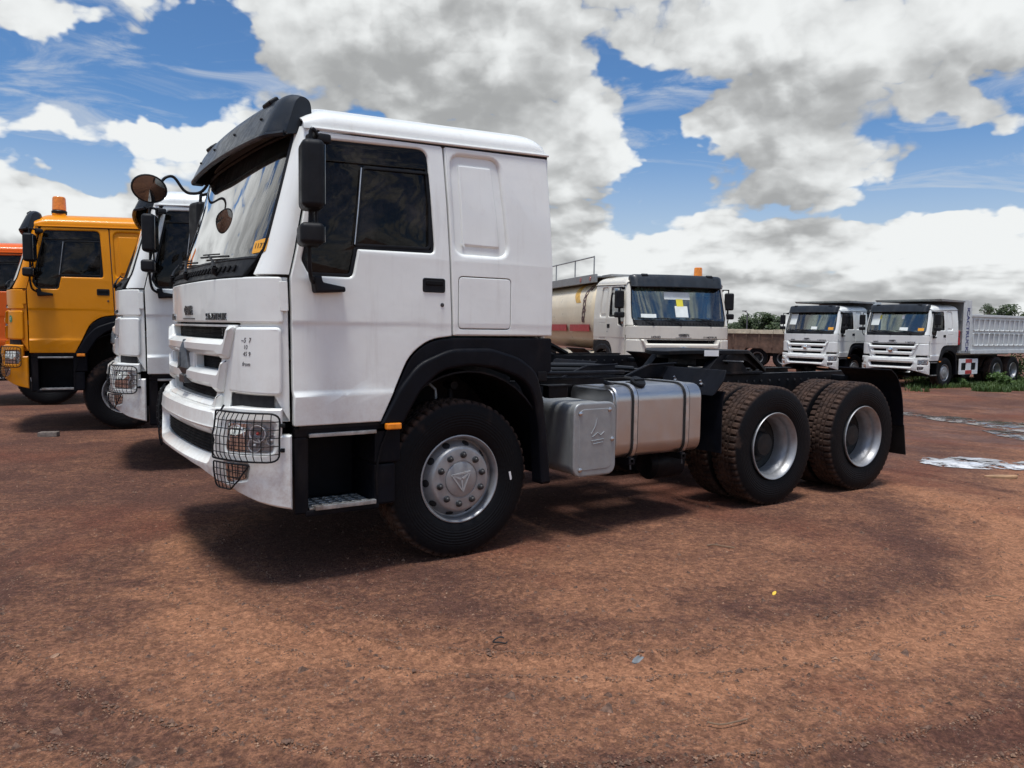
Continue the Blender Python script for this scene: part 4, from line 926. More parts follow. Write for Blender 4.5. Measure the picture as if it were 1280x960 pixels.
    bm = BM(); lathe(bm, [(.001, 2.0), (.10, 2.01), (.14, 2.05), (.14, 2.36), (.10, 2.40), (.001, 2.41)], 20, (0, -.80, .42), 'X'); box(bm, 2.1, 2.3, -.85, -.45, .5, .6, .01); obj('silencer', bm, 'chassis_black', T)
    bm = BM(); panel(bm, rrect(.575, .555, 1.165, 1.128, .125, 6), (), .93, .022, lambda y, z, w: Vector((1.365-w, y, z)), (), (), 3); obj('urea_tank', bm, 'black_plastic', T)
    # ---- mudguards of the rear wheels
    for sg in (-1, 1):
        def guard(prof, ya, yb, nm, mat, t=.010):
            bm = BM(); P3 = smooth_pts([(x, 0, z) for x, z in prof], 3) if nm != 'x' else prof
            shell(bm, len(P3)-1, 3, lambda u, v: Vector((P3[min(int(round(u*(len(P3)-1))), len(P3)-1)].x, sg*(ya+(yb-ya)*v), P3[min(int(round(u*(len(P3)-1))), len(P3)-1)].z)), t)
            return obj(nm, bm, mat, T, ang=30)
        g = guard([(2.50, .53), (2.495, .75), (2.50, .98), (2.53, 1.05)], .64, 1.225, 'front_mudguard', 'fender_plastic')
        bm = BM(); panel(bm, rp([(.50, 1.235, .01), (1.215, 1.235, .02), (1.235, 1.145, .01), (1.20, 1.02, .03), (.66, 1.02, .02), (.52, 1.14, .02)], 3), (), .012, .004, lambda y, z, w: Vector((2.40+(z-1.02)*.62-w, sg*y, z)), (), ()); obj('mudguard_apron', bm, 'fender_plastic', g)
        bm = BM()
        for (y, z) in ((.70, 1.12), (1.02, 1.105)):
            lathe(bm, [(.017, .003), (.017, -.012), (.010, -.018), (.001, -.019)], 10, (2.40+(z-1.02)*.62-.002, sg*y, z), 'X'); tube(bm, [(2.40+(z-1.02)*.62, sg*y, z), (2.40+(z-1.02)*.62-.02, sg*y, z+.035)], .010, 6)
        obj('mudguard_bolt', bm, 'alu_strap', g)
        r = guard([(4.98, 1.20), (5.10, 1.12), (5.19, .96), (5.235, .76), (5.25, .60)], .62, 1.225, 'rear_mudguard', 'fender_plastic')
        bm = BM(); shell(bm, 3, 3, lambda u, v: Vector((5.255+.06*u, sg*(.66+.57*v), .62-.32*u)), .010); obj('mud_flap', bm, 'rubber_hose', r)
        bm = BM(); yA, yB = sorted((sg*.45, sg*.66)); box(bm, 5.10, 5.16, yA, yB, 1.04, 1.10, .01); obj('mudguard_arm', bm, 'chassis_black', r)
        bm = BM(); yA, yB = sorted((sg*.70, sg*1.05)); box(bm, 5.38, 5.44, yA, yB, .86, 1.0, .015); obj('tail_lamp', bm, 'red_lens', T)
        bm = BM(); yA, yB = sorted((sg*.42, sg*1.02)); box(bm, 5.34, 5.40, yA, yB, .88, .96, .01); obj('tail_bracket', bm, 'chassis_black', T)
    # ---- fifth wheel: rocking plate with throat and rear ramps on a pedestal
    zt = 1.375
    o = []
    for k in range(21):
        a = math.pi*.5+math.pi*k/20; o.append((3.02+.50*math.cos(a), .47*math.sin(a)))
    o += [(3.30, -.47), (3.62, -.36), (3.86, -.26), (3.86, -.12), (3.52, -.10), (3.20, -.062), (3.10, -.06), (3.06, -.03), (3.06, .03), (3.10, .06), (3.20, .062), (3.52, .10), (3.86, .12), (3.86, .26), (3.62, .36), (3.30, .47)]
    def pm(x, y, w):
        dz = 0 if x < 3.36 else -(x-3.36)*.40
        if x < 2.75: dz -= (2.75-x)**2*.35
        return Vector((x, y, zt+dz+w))
    bm = BM(); panel(bm, o, (), .035, .008, pm, (2.6, 2.68, 2.75, 3.0, 3.36, 3.45, 3.6), (-.2, 0, .2)); FW = obj('fifth_wheel', bm, 'chassis_black', T)
    bm = BM()
    def skirt(u, v):
        a = math.pi*.5+math.pi*u; return pm(3.06+.40*math.cos(a), .38*math.sin(a), -.03-.06*v)
    shell(bm, 24, 1, skirt, .012)
    for sg in (-1, 1): shell(bm, 8, 1, lambda u, v: pm(3.02+.80*u, sg*(.42-.18*max(0, (u-.35)/.65)), -.03-.09*v*(1-.6*u)), .012)
    obj('plate_skirt', bm, 'chassis_black', FW)
    bm = BM()
    for sg in (-1, 1):
        panel(bm, rp([(2.72, 1.145), (3.36, 1.145), (3.20, 1.30, .05), (3.10, 1.345, .03), (2.96, 1.345, .03), (2.88, 1.30, .05)], 3), (), .10, .006, lambda x, z, w: Vector((x, sg*(.46+w), z)))
        tube(bm, [(3.03, sg*.34, 1.285), (3.03, sg*.49, 1.285)], .045, 14)
    box(bm, 2.55, 3.55, -.47, .47, 1.136, 1.160, .004); obj('coupling_pedestal', bm, 'chassis_black', FW)
    bm = BM(); box(bm, 2.86, 3.30, -.20, .20, 1.20, 1.34, .03); tube(bm, [(2.9, -.1, 1.27), (3.0, -.62, 1.27), (3.03, -.66, 1.27)], .012, 6); obj('coupling_jaw', bm, 'nut_steel', FW)
    bm = BM(); mtx = frame((3.02+.485*math.cos(-2.25), .457*math.sin(-2.25)-.004, zt-.052), (.8, -.0, -.0), (0, 0, 1)); 
    a0 = R_(247)
    p = pm(3.02+.492*math.cos(a0), .463*math.sin(a0), -.012); tx = Vector((-math.sin(a0), math.cos(a0), 0)); mtx = frame(p+Vector((math.cos(a0), math.sin(a0), 0))*.012, tx, (0, 0, 1)); box(bm, -.075, .075, -.045, .012, 0, .004, .001, 1, mat=mtx); lb = obj('coupling_label', bm, 'sticker_white', FW)
    bm = BM()
    for x in fr(2.6, 3.5, 9): lathe(bm, [(.018, .0), (.018, .018), (.001, .019)], 6, (x, -.44, 1.160), 'Z')
    obj('pedestal_bolt', bm, 'nut_steel', FW)
    FW.location.x = .38

# ------------------------------------------------------------------ main tractor
random.seed(7)
GEAR = {'fifth_wheel', 'fuel_tank', 'battery_box', 'guard_rail', 'air_intake_bracket', 'mudguard_stay', 'air_line', 'air_tank', 'silencer', 'urea_tank', 'front_mudguard', 'rear_mudguard', 'tail_lamp', 'tail_bracket'}
main = empty('tractor_truck')
tag(main, 'white tractor unit with bare black chassis, fifth wheel and silver fuel tank', 'truck', 'trucks of one cab type parked in the yard')
build_cab(main); build_chassis(main); build_tractor_gear(main)
for sg in (-1, 1):
    wheel(main, 0, sg*1.012, 'front')
    for x in (3.233, 4.583):
        wheel(main, x, sg*1.055, 'outer'); wheel(main, x, sg*.725, 'inner')
# price tag on the front tyre
bm = BM(); panel(bm, rrect(-.008, -.03, .008, .03, .002), (), .002, .0005, lambda x, z, w: Vector((x, -.1505-w, z)))
for w in main.children:
    if w.name.startswith('wheel') and abs(w.location.x) < .1 and w.location.y < 0 and w.type == 'EMPTY':
        t = obj('tyre_label', bm, 'sticker_white', w); t.location = (.395, .002, -.01); t.rotation_euler = (0, R_(-12), 0)

# ------------------------------------------------------------------ copies
_mc = {}
def remat(me, mm):
    if not me or not any(m and m.name in mm for m in me.materials): return me
    k = (me.name, tuple(sorted(mm.items())))
    if k not in _mc:
        c = me.copy()
        for i, m in enumerate(c.materials):
            if m and m.name in mm: c.materials[i] = M[mm[m.name]]
        _mc[k] = c
    return _mc[k]
def stem(o): return o.name.split('.')[0]
def clone(src, name, loc, rz, mm=None, omit=(), dz=0., rear=0., deep=True):
    T = empty(name, loc, rz)
    def rec(o, par, top):
        c = o.copy(); COL.objects.link(c); c.parent = par
        if mm and c.data: c.data = remat(c.data, mm)
        if top:
            if stem(o) != 'wheel': c.location.z += dz
            elif o.location.x > 2: c.location.x += rear
        for ch in o.children:
            if stem(ch) in omit: continue
            rec(ch, c, False)
    for ch in list(src.children):
        if stem(ch) in omit: continue
        if rear and stem(ch) in ('rear_axle', 'leaf_spring', 'drive_shaft'): pass
        rec(ch, T, True)
    return T
def beacon(parent, x, y, z, k=1.0):
    bm = BM(); lathe(bm, [(.001, 0), (.075*k, 0), (.078*k, .03*k), (.066*k, .045*k)], 24, (x, y, z), 'Z'); b = obj('beacon_base', bm, 'black_plastic', parent)
    bm = BM(); lathe(bm, [(.066*k, .04*k), (.071*k, .05*k), (.066*k, .175*k), (.056*k, .19*k), (.001, .195*k)], 24, (x, y, z), 'Z'); obj('beacon_lens', bm, 'orange_lens', b)
    return b
SMALL = {'guard_clip', 'lug_nut', 'vent_hole', 'hub_mark', 'valve', 'frame_bolt', 'chalk_note', 'number_sticker', 'sticker_number', 'tyre_label', 'pedestal_bolt', 'visor_bolt', 'front_mirror_x', 'coupling_label'}
white2 = clone(main, 'tractor_truck', (.075, 4.136, 0), R_(-10), dz=.06, omit={'front_mirror', 'chalk_note', 'number_sticker', 'sticker_number', 'tyre_label'})
tag(white2, 'white truck cab with wire headlight guard, between the yellow truck and the tractor unit', 'truck', 'trucks of one cab type parked in the yard')
yellow = clone(main, 'yellow_truck', (-.878, 8.083, 0), R_(-7), {'white_paint': 'yellow_paint'}, omit=(SMALL | GEAR | {'front_mirror'})-{'lug_nut', 'vent_hole'}, dz=.15)
tag(yellow, 'amber yellow truck with an orange beacon on its roof', 'truck', 'trucks of one cab type parked in the yard')
bm = BM(); box(bm, -.89, -.71, -.79, -.61, 2.97, 3.11, .015); yb = obj('beacon_mount', bm, 'yellow_paint', yellow)
beacon(yellow, -.80, -.70, 3.105, 1.3)
bm = BM(); panel(bm, circ(-1.07, 1.44+.15, .05, 20), (), .003, .001, lambda s, z, w: FP(s, z-.15, w+.018)+Vector((0, 0, .15))); gs = obj('number_disc', bm, 'sticker_green', yellow)
bm = BM(); p = FP(-1.07, 1.44, .021)+Vector((0, 0, .15)); text(bm, '17', .055, frame(p, FP(-1.09, 1.44, 0)-FP(-1.05, 1.44, 0), (0, 0, 1)), .0006); obj('disc_number', bm, 'sticker_white', gs)
orange = clone(main, 'orange_truck', (-1.6, 12.4, 0), R_(-7), {'white_paint': 'orange_paint'}, omit=SMALL | GEAR | {'front_mirror'}, dz=.05)
tag(orange, 'red orange truck partly hidden behind the yellow truck', 'truck', 'trucks of one cab type parked in the yard')
NOG = SMALL | GEAR | {'headlight_guard', 'fog_guard', 'front_mirror', 'bunk_curtain', 'emblem'}
def dump_body(T, P='silver_body', red=True):
    """tipper body with ribbed sides, front wall and cab canopy"""
    x0, x1, zf, zt, hw = 1.00, 6.6, 1.22, 2.62, 1.22
    bm = BM(); box(bm, x0, x1, -hw, hw, zf, zf+.10, .01); box(bm, 1.2, x1-.2, -.45, .45, 1.12, zf, .01); DB = obj('tipper_floor', bm, P, T)
    zft = 3.12
    bm = BM(); box(bm, x0, x0+.07, -hw+.01, hw-.01, zf+.10, zft, .01)
    for z in (1.6, 2.0, 2.4): box(bm, x0-.03, x0+.005, -hw+.05, hw-.05, z, z+.06, .01)
    obj('front_wall', bm, 'box_grey', DB)
    bm = BM(); panel(bm, [(x0+.07, zft), (x0+.07, zft-.06), (x0-1.55, zft-.05), (x0-1.65, zft+.02)], (), 2*hw, .006, lambda x, z, w: Vector((x, hw+w, z))); obj('canopy', bm, 'box_grey', DB)
    for sg in (-1, 1):
        sm = lambda x, z, w: Vector((x, sg*(hw+w), z))
        bm = BM(); panel(bm, rp([(x0, zf), (x1, zf), (x1, zt), (x0+.62, zt), (x0+.56, zft+.03), (x0, zft+.03)], 2), (), .05, .008, sm); SW = obj('side_wall', bm, P, T)
        for row, (za, zb) in enumerate(((1.50, 1.95), (2.05, 2.48))):
            for k in range(12):
                xa = x0+.74+k*.40
                bm = BM(); hole = rrect(xa+.05, za+.03, xa+.33, zb-.03, .03, 3); panel(bm, rrect(xa, za, xa+.38, zb, .02, 3), [(hole, .03)], .03, .008, lambda x, z, w: sm(x, z, w+.036), (), (), 3)
                obj('wall_rib', bm, P, SW)
        bm = BM(); box(bm, x0+.60, x1, min(sg*(hw-.02), sg*(hw+.05)), max(sg*(hw-.02), sg*(hw+.05)), zt-.06, zt+.03, .01); box(bm, x0+.60, x1, min(sg*(hw-.0), sg*(hw+.045)), max(sg*(hw-.0), sg*(hw+.045)), zf-.02, zf+.12, .01); obj('wall_beam', bm, P, SW)
        # lettering up the front post
        bm = BM()
        if sg < 0:
            text(bm, 'CACTRUCK', .285, frame((x0+.33, sg*(hw+.004), 2.05), (0, 0, -1), (1, 0, 0)), .003, 1.0)
            text(bm, 'K', .26, frame((x0+.33, sg*(hw+.004), 2.80), (0, 0, -1), (1, 0, 0)), .003, 1.0)
        else:
            text(bm, 'CACTRUCK', .285, frame((x0+.33, sg*(hw+.004), 2.05), (0, 0, -1), (-1, 0, 0)), .003, 1.0)
        obj('side_lettering', bm, 'blue_ink', SW, wn=False)
        # side guard plate with red and white ends
        yo = sg*1.20
        def plate(u0, u1, z0, z1, nm, mat, w0=0.):
            bm = BM(); panel(bm, rrect(u0, z0, u1, z1, .01, 2), (), .02, .004, lambda x, z, w: Vector((x, sg*(1.20+w0+w), z))); return obj(nm, bm, mat, T)
        if red:
            bm = BM(); panel(bm, rrect(.92, .45, 2.28, 1.02, .02, 2), [(rrect(1.06, .60, 1.42, .87, .01, 2), .004), (rrect(1.78, .60, 2.14, .87, .01, 2), .004)], .03, .005, lambda x, z, w: Vector((x, sg*(1.20+w), z))); sgp = obj('side_guard', bm, 'sticker_white', T)
            for (z0, z1) in ((.46, .60), (.87, 1.01)):
                bm = BM(); panel(bm, rrect(1.36, z0, 1.84, z1, .005, 2), (), .006, .002, lambda x, z, w: Vector((x, sg*(1.204+w), z))); obj('red_reflector', bm, 'red_paint', sgp)
        bm = BM(); box(bm, .95, 2.25, min(sg*.5, sg*1.15), max(sg*.5, sg*1.15), .48, .98, .02); obj('side_tank', bm, 'chassis_black', T)
    bm = BM(); box(bm, .86, .98, -1.16, -.80, 1.52, 1.80, .03); box(bm, .86, .98, -1.16, -.80, 1.80, 2.05, .05); obj('fire_extinguisher_box', bm, 'red_paint', T)
def round_emblem(T):
    bm = BM(); lathe(bm, [(.001, -.030), (.05, -.028), (.085, -.018), (.095, 0), (.095, .05)], 24, FP(0, 1.325, .05), 'X'); obj('emblem', bm, 'chrome', T)
def paper_set(T, items):
    for nm, s, z, w_, h_, mat in items:
        bm = BM(); panel(bm, rrect(s-w_/2, z-h_/2, s+w_/2, z+h_/2, .004, 2), (), .002, .0005, lambda a, b, w: FP(a, b, w+.003), FCU); obj(nm, bm, mat, T, wn=False)
def gz(x): return 0. if x < 5 else -.40*(1-math.exp(-(x-5)/7.))*min(1., (x-5)/1.5 if x < 6.5 else 1.)
d1p = (25.75, 10.30); d2p = (25.55, 13.70)
D1 = clone(main, 'dump_truck', (d1p[0], d1p[1], gz(d1p[0])), R_(1), {}, omit=NOG-{'x'}, rear=.55)
tag(D1, 'white cab tipper truck with CACTRUCK lettering on its silver ribbed body', 'truck', 'trucks of one cab type parked in the yard')
round_emblem(D1); dump_body(D1); paper_set(D1, [('windshield_paper', .80, 2.42, .34, .42, 'paper'), ('windshield_paper', -.35, 2.07, .30, .12, 'paper'), ('windshield_sticker', -.95, 2.06, .2, .10, 'sticker_orange'), ('windshield_sticker', -.25, 2.5, .09, .12, 'sticker_white'), ('windshield_sticker', .62, 2.5, .07, .14, 'sticker_yellow')])
D2 = clone(main, 'dump_truck', (d2p[0], d2p[1], gz(d2p[0])), R_(1), {}, omit=NOG, rear=.55)
tag(D2, 'white cab tipper truck with a raised grey canopy, beside the lettered tipper truck', 'truck', 'trucks of one cab type parked in the yard')
round_emblem(D2); dump_body(D2, red=False); paper_set(D2, [('windshield_paper', .80, 2.42, .34, .42, 'paper'), ('windshield_paper', -.25, 2.07, .26, .12, 'paper'), ('windshield_sticker', -.95, 2.06, .2, .10, 'sticker_orange')])

# ------------------------------------------------------------------ tanker
tkp = (10.2, 7.72)
TK = clone(main, 'tanker_truck', (tkp[0], tkp[1], gz(tkp[0])), R_(71), {'white_paint': 'cream_paint'}, omit=NOG)
tag(TK, 'cream tanker truck with a red striped tank and an orange beacon', 'truck', 'trucks of one cab type parked in the yard')
beacon(TK, -.84, -.66, 2.90, 1.35)
def tankf(u, v):
    x = .84+6.2*u; a = 2*math.pi*v; n = 2/2.7
    return Vector((x, 1.20*math.copysign(abs(math.cos(a))**n, math.cos(a)), 2.12+.90*math.copysign(abs(math.sin(a))**n, math.sin(a))))
tsec = [(tankf(0, k/64).y, tankf(0, k/64).z) for k in range(64)]
bm = BM(); panel(bm, tsec, (), 6.0, .16, lambda y, z, w: Vector((.84-w, y, z)), (), (), 6); TB = obj('tank', bm, 'tank_cream', TK, ang=60)
for sg in (-1, 1):
    bm = BM(); shell(bm, 30, 3, lambda u, v: Vector((1.02+1.45*u, sg*1.206, 1.70+.17*v)), .006); obj('tank_stripe', bm, 'red_paint', TB)
    bm = BM(); shell(bm, 30, 3, lambda u, v: Vector((2.75+3.5*u, sg*1.206, 1.70+.17*v)), .006); obj('tank_stripe', bm, 'red_paint', TB)
    def ty(z): 
        s = min(1, abs(z-2.12)/.90); return 1.20*(1-s**2.7)**(1/2.7)
    bm = BM(); shell(bm, 14, 10, lambda u, v: Vector((1.75+.34*u+.45*(1-v)**2*-1+.4, sg*(ty(2.93-.50*(1-v)-.02)+.006), 2.93-.50*(1-v)-.02)), .004); obj('tank_swoosh', bm, 'mustard_paint', TB)
    bm = BM()
    for i, ch in enumerate('Socotos'):
        z = 2.78-.130*i; y = sg*(ty(z)+.006); up = Vector((0, sg*(ty(z+.03)-ty(z-.03)), .06))
        text(bm, ch, .40, frame((1.42+.03*math.sin(i*1.3), y, z), -up, (sg*-1, 0, 0)), .003, 1.0, .2)
    obj('tank_script', bm, 'script_ink', TB, wn=False)
    bm = BM(); yA, yB = sorted((sg*1.02, sg*1.10)); box(bm, 1.0, 7.0, yA, yB, 2.88, 3.08, .01); wk = obj('walkway_side', bm, 'galvanised', TK)
    for x in (1.3, 2.0): 
        bm = BM(); panel(bm, circ(x, 2.98, .06, 12), (), .01, .003, lambda a, b, w: Vector((a, sg*(1.108+w), b))); obj('reflector_disc', bm, 'red_lens', wk)
    if sg > 0:
        bm = BM(); tube(bm, [(1.15, sg*1.06, 3.50), (7.0, sg*1.06, 3.50)], .017, 6); hr = obj('hand_rail', bm, 'galvanised', TK)
        for x in (1.15, 2.55, 4.15, 5.75): 
            bm = BM(); tube(bm, [(x, sg*1.06, 3.05), (x, sg*1.06, 3.52)], .017, 6); obj('rail_post', bm, 'galvanised', hr)
    bm = BM(); lathe(bm, [(.001, 1.0), (.10, 1.0), (.11, 1.02), (.11, 6.6), (.001, 6.62)], 20, (0, sg*1.02, 1.12), 'X'); obj('hose_tube', bm, 'tank_cream', TK)
bm = BM(); box(bm, 1.0, 7.0, -1.03, 1.03, 3.00, 3.035, .005); box(bm, .45, 1.05, -.9, .9, 2.99, 3.05, .01); obj('walkway_deck', bm, 'galvanised', TK)
for ch in TK.children:
    if stem(ch) in ('side_mirror', 'wide_mirror'): ch.location.y -= .09*math.copysign(1, sum(v.co.y for v in ch.data.vertices)); ch.location.x += .03
round_emblem(TK); paper_set(TK, [('windshield_paper', .05, 2.50, .62, .16, 'paper'), ('windshield_paper', -.02, 2.16, .30, .24, 'paper'), ('windshield_sticker', .0, 2.35, .16, .16, 'sticker_yellow'), ('windshield_paper', .75, 2.06, .34, .08, 'paper')])

# ------------------------------------------------------------------ placing by pixel: depth from the ground or from a usual size
def at_ground(px, py):
    d = pix_dir(px, py); z = 0.
    for _ in range(12):
        t = (z-CAM.z)/d.z; p = CAM+d*t; z = gz(p.x)
    return Vector((p.x, p.y, z))
def at_depth(px, depth):
    p = CAM + Fv*depth + Rv*((px-640)/FPX*depth); return Vector((p.x, p.y, gz(p.x)))

# ------------------------------------------------------------------ rust-brown tipper body seen past the coupling
p0 = at_depth(907, 42.); vd = math.atan2(p0.x-CAM.x, p0.y-CAM.y)
RT = empty('tipper_trailer', p0, -vd-R_(6))
tag(RT, 'rust brown tipper body with a cream top board, between the tanker and the white tippers', 'trailer')
bm = BM(); panel(bm, rp([(0, .80), (.75, .80), (1.0, 1.02, .1), (1.75, 1.02, .1), (2.0, .80), (4.6, .72), (4.6, 1.78), (0, 1.78)], 4), (), 2.4, .01, lambda x, z, w: Vector((x, -w, z)))
BD = obj('body', bm, 'rust_panel', RT)
for k in range(7):
    bm = BM(); box(bm, .28+k*.65, .36+k*.65, -.04, .01, 1.04, 1.76, .01); obj('body_rib', bm, 'rust_panel', BD)
for k in range(4):
    bm = BM(); box(bm, .02+k*1.15, 1.155+k*1.15, -.05, 2.44, 1.783, 2.01-.02*(k % 2), .01); obj('top_board', bm, 'cream_wood', RT)
bm = BM(); box(bm, .1, 4.5, .3, .5, .62, .80, .01); box(bm, .1, 4.5, 1.9, 2.1, .62, .80, .01); obj('frame_rail', bm, 'chassis_black', RT)
for x in (1.55, 2.85):
    for y in (.22, 2.18): wheel(RT, x, y, 'outer', False).rotation_euler.z = 0 if y < 1 else math.pi
    bm = BM(); tube(bm, [(x, .2, .535), (x, 2.2, .535)], .09, 10); obj('axle', bm, 'chassis_black', RT)

# ------------------------------------------------------------------ ground
def gnoise(x, y):
    rr = math.hypot((x-1.7)/3.0, (y+.9)/2.35); rut = 0.
    if y < .2 or x > 5.2:
        for r0 in (1.03, 1.13, 1.50):
            q = abs(rr-r0)/.045
            if q < 1.6: rut -= .020*math.exp(-(q*1.2)**4)*(.7+.5*noise.noise(Vector((x*2.1, y*2.1, 5.)))) - .010*math.exp(-((q-1.15)*4)**2)
    return rut + noise.fractal(Vector((x*.9, y*.9, 3.1)), 1.0, 2.0, 3)*.016 + noise.fractal(Vector((x*4.5, y*4.5, 9.3)), .9, 2.0, 3)*.006
def axis_list(lo, hi, step, far, k=1.16):
    a = []; v = lo
    while v <= hi+1e-6: a.append(v); v += step
    s = step; v = hi
    while v < far: s *= k; v += s; a.append(v)
    s = step; v = lo
    while v > -far: s *= k; v -= s; a.insert(0, v)
    return a
gx = axis_list(-7.5, 9.5, .075, 2600); gy = axis_list(-5.6, 8.0, .075, 2600)
verts = []; faces = []
wheels_xy = [(0, -1.01), (3.23, -1.05), (4.58, -1.05), (3.23, -.72), (4.58, -.72)]
for x in gx:
    g0 = gz(x)
    for y in gy:
        z = g0
        if abs(x) < 60 and abs(y) < 60:
            n = gnoise(x, y)
            if -2.2 < x < 6 and -1.9 < y < 14: n = n*.45
            z += n - .004
        verts.append((x, y, z))
ny = len(gy)
for i in range(len(gx)-1):
    for j in range(ny-1): faces.append((i*ny+j, (i+1)*ny+j, (i+1)*ny+j+1, i*ny+j+1))
gm = bpy.data.meshes.new('ground'); gm.from_pydata(verts, [], faces); gm.shade_smooth()
def ground_mat():
    m, g, b, o = base_mat('laterite')
    pos = g.n('ShaderNodeTexCoord').outputs['Object']
    s = g.sep(pos); x, y = s[0], s[1]
    big = g.noise(pos, .33, 5, .6, .4); mid = g.noise(pos, 1.5, 6, .65, .3); fine = g.noise(pos, 14, 8, .72); grit = g.noise(pos, 95, 4, .7); crumb = g.noise(pos, 38, 6, .7)
    # turning circle of a lorry: dark grit ground into an oval patch, loose orange sand outside it
    wx = g.m('ADD', x, g.m('MULTIPLY', g.m('SUBTRACT', mid, .5), 1.1)); wy = g.m('ADD', y, g.m('MULTIPLY', g.m('SUBTRACT', big, .5), 1.2))
    dx = g.m('MULTIPLY', g.m('SUBTRACT', wx, 1.7), 1/3.0); dy = g.m('MULTIPLY', g.m('SUBTRACT', wy, -.9), 1/2.35)
    r = g.m('SQRT', g.m('ADD', g.m('MULTIPLY', dx, dx), g.m('MULTIPLY', dy, dy)))
    oval = g.ss(r, 1.06, .86)
    rim = g.m('MULTIPLY', g.ss(r, .70, .92), oval)
    far = g.ss(y, -2.6, .6)
    # long tyre tracks running between the trucks
    ang = g.m('ADD', g.m('MULTIPLY', x, .36), g.m('MULTIPLY', y, .93)); tr = g.noise(g.comb(g.m('MULTIPLY', x, .22), g.m('MULTIPLY', ang, 2.2), 4.), 1.6, 5, .6)
    f = g.m('ADD', g.m('MULTIPLY', big, .75), g.m('MULTIPLY', mid, .65)); f = g.m('ADD', f, g.m('MULTIPLY', g.m('SUBTRACT', tr, .5), .22))
    f = g.m('SUBTRACT', f, g.m('MULTIPLY', oval, .10)); f = g.m('SUBTRACT', f, g.m('MULTIPLY', rim, .13)); f = g.m('SUBTRACT', f, g.m('MULTIPLY', far, .24))
    f = g.m('ADD', f, g.m('MULTIPLY', g.m('SUBTRACT', fine, .5), .75)); f = g.m('ADD', f, g.m('MULTIPLY', g.m('SUBTRACT', grit, .5), .45)); f = g.m('ADD', f, g.m('MULTIPLY', g.m('SUBTRACT', crumb, .5), .50))
    r2 = g.m('ADD', r, g.m('MULTIPLY', g.m('SUBTRACT', mid, .5), .05)); band = g.m('ADD', g.m('MULTIPLY', g.ss(g.m('ABSOLUTE', g.m('SUBTRACT', r2, 1.16)), .10, .03), .16), g.m('MULTIPLY', g.ss(g.m('ABSOLUTE', g.m('SUBTRACT', r2, 1.52)), .09, .03), -.12)); f = g.m('ADD', f, band)
    k = g.ss(f, .35, .95)
    dark = g.mix(mid, (.074, .033, .024), (.125, .058, .040)); light = g.mix(fine, (.285, .124, .064), (.395, .195, .106))
    c = g.mix(k, dark, light)
    red = g.ss(g.noise(pos, .5, 3, .5), .52, .70); c = g.mix(g.m('MULTIPLY', red, .5), c, (.165, .052, .028))
    gr = g.n('ShaderNodeTexVoronoi'); g.put(gr.inputs['Vector'], pos); gr.inputs['Scale'].default_value = 105; gc = g.sep(gr.outputs['Color'])[0]
    c = g.mix(1.0, c, g.mix(gc, (.76, .75, .74), (1.25, 1.24, 1.23)), 'MULTIPLY')
    gr2 = g.n('ShaderNodeTexVoronoi'); g.put(gr2.inputs['Vector'], pos); gr2.inputs['Scale'].default_value = 42; gc2 = g.sep(gr2.outputs['Color'])[1]; c = g.mix(1.0, c, g.mix(g.ss(gc2, .0, 1.), (.78, .77, .76), (1.2, 1.2, 1.2)), 'MULTIPLY')
    peb = g.n('ShaderNodeTexVoronoi'); g.put(peb.inputs['Vector'], pos); peb.inputs['Scale'].default_value = 55
    pm_ = g.m('MULTIPLY', g.ss(peb.outputs['Distance'], .32, .18), g.ss(g.noise(pos, 4, 4, .6), .50, .62)); c = g.mix(g.m('MULTIPLY', pm_, .55), c, (.045, .03, .026))
    g.put(b.inputs['Base Color'], c)
    wet = g.m('MULTIPLY', g.ss(x, 6.5, 10.), g.ss(g.noise(pos, .45, 4, .6), .48, .60))
    g.put(b.inputs['Roughness'], g.m('SUBTRACT', .95, g.m('MULTIPLY', wet, .35))); b.inputs['Specular IOR Level'].default_value = .25
    bp = g.n('ShaderNodeBump'); bp.inputs['Strength'].default_value = .9; bp.inputs['Distance'].default_value = .028
    h = g.m('ADD', g.m('MULTIPLY', fine, 1.0), g.m('MULTIPLY', grit, .40)); h = g.m('ADD', h, g.m('MULTIPLY', crumb, .7)); h = g.m('ADD', h, g.m('MULTIPLY', pm_, .25)); g.put(bp.inputs['Height'], h); g.put(b.inputs['Normal'], bp.outputs[0])
ground_mat()
gm.materials.append(M['laterite'])
go = bpy.data.objects.new('ground', gm); COL.objects.link(go); go['kind'] = 'structure'

# loose grit and pebbles
def pebbles(name, n, boxr, smin, smax, mat, seed, fn=None):
    rnd = random.Random(seed); V = []; F = []
    base = [(1, 0, 0), (-.5, .8, 0), (-.5, -.8, 0), (.2, .1, .75)]
    for _ in range(n):
        while True:
            d = CAM.z/math.tan(R_(rnd.uniform(*boxr)))
            px = rnd.uniform(-60, 1340); a = YAW+math.atan((px-640)/FPX)
            x = CAM.x+d*math.sin(a); y = CAM.y+d*math.cos(a)
            if fn is None or fn(x, y, rnd): break
        s = rnd.uniform(smin, smax)*(1 if rnd.random() < .95 else 1.9); rz = rnd.uniform(0, 6.3); c, q = math.cos(rz), math.sin(rz)
        z = gz(x)+gnoise(x, y)*(.45 if (-2.2 < x < 6 and y > -1.9) else 1)-.006; i = len(V)
        for (ax, ay, az_) in base:
            ax *= rnd.uniform(.7, 1.2); ay *= rnd.uniform(.7, 1.2); V.append((x+(ax*c-ay*q)*s, y+(ax*q+ay*c)*s, z+az_*s*rnd.uniform(.6, 1.1)))
        F += [(i, i+1, i+3), (i+1, i+2, i+3), (i+2, i, i+3)]
    me = bpy.data.meshes.new(name); me.from_pydata(V, [], F); me.materials.append(M[mat]); ob = bpy.data.objects.new(name, me); COL.objects.link(ob); return ob
simple('grit_dark', (.13, .074, .050), .95, var=.55, vscale=45)
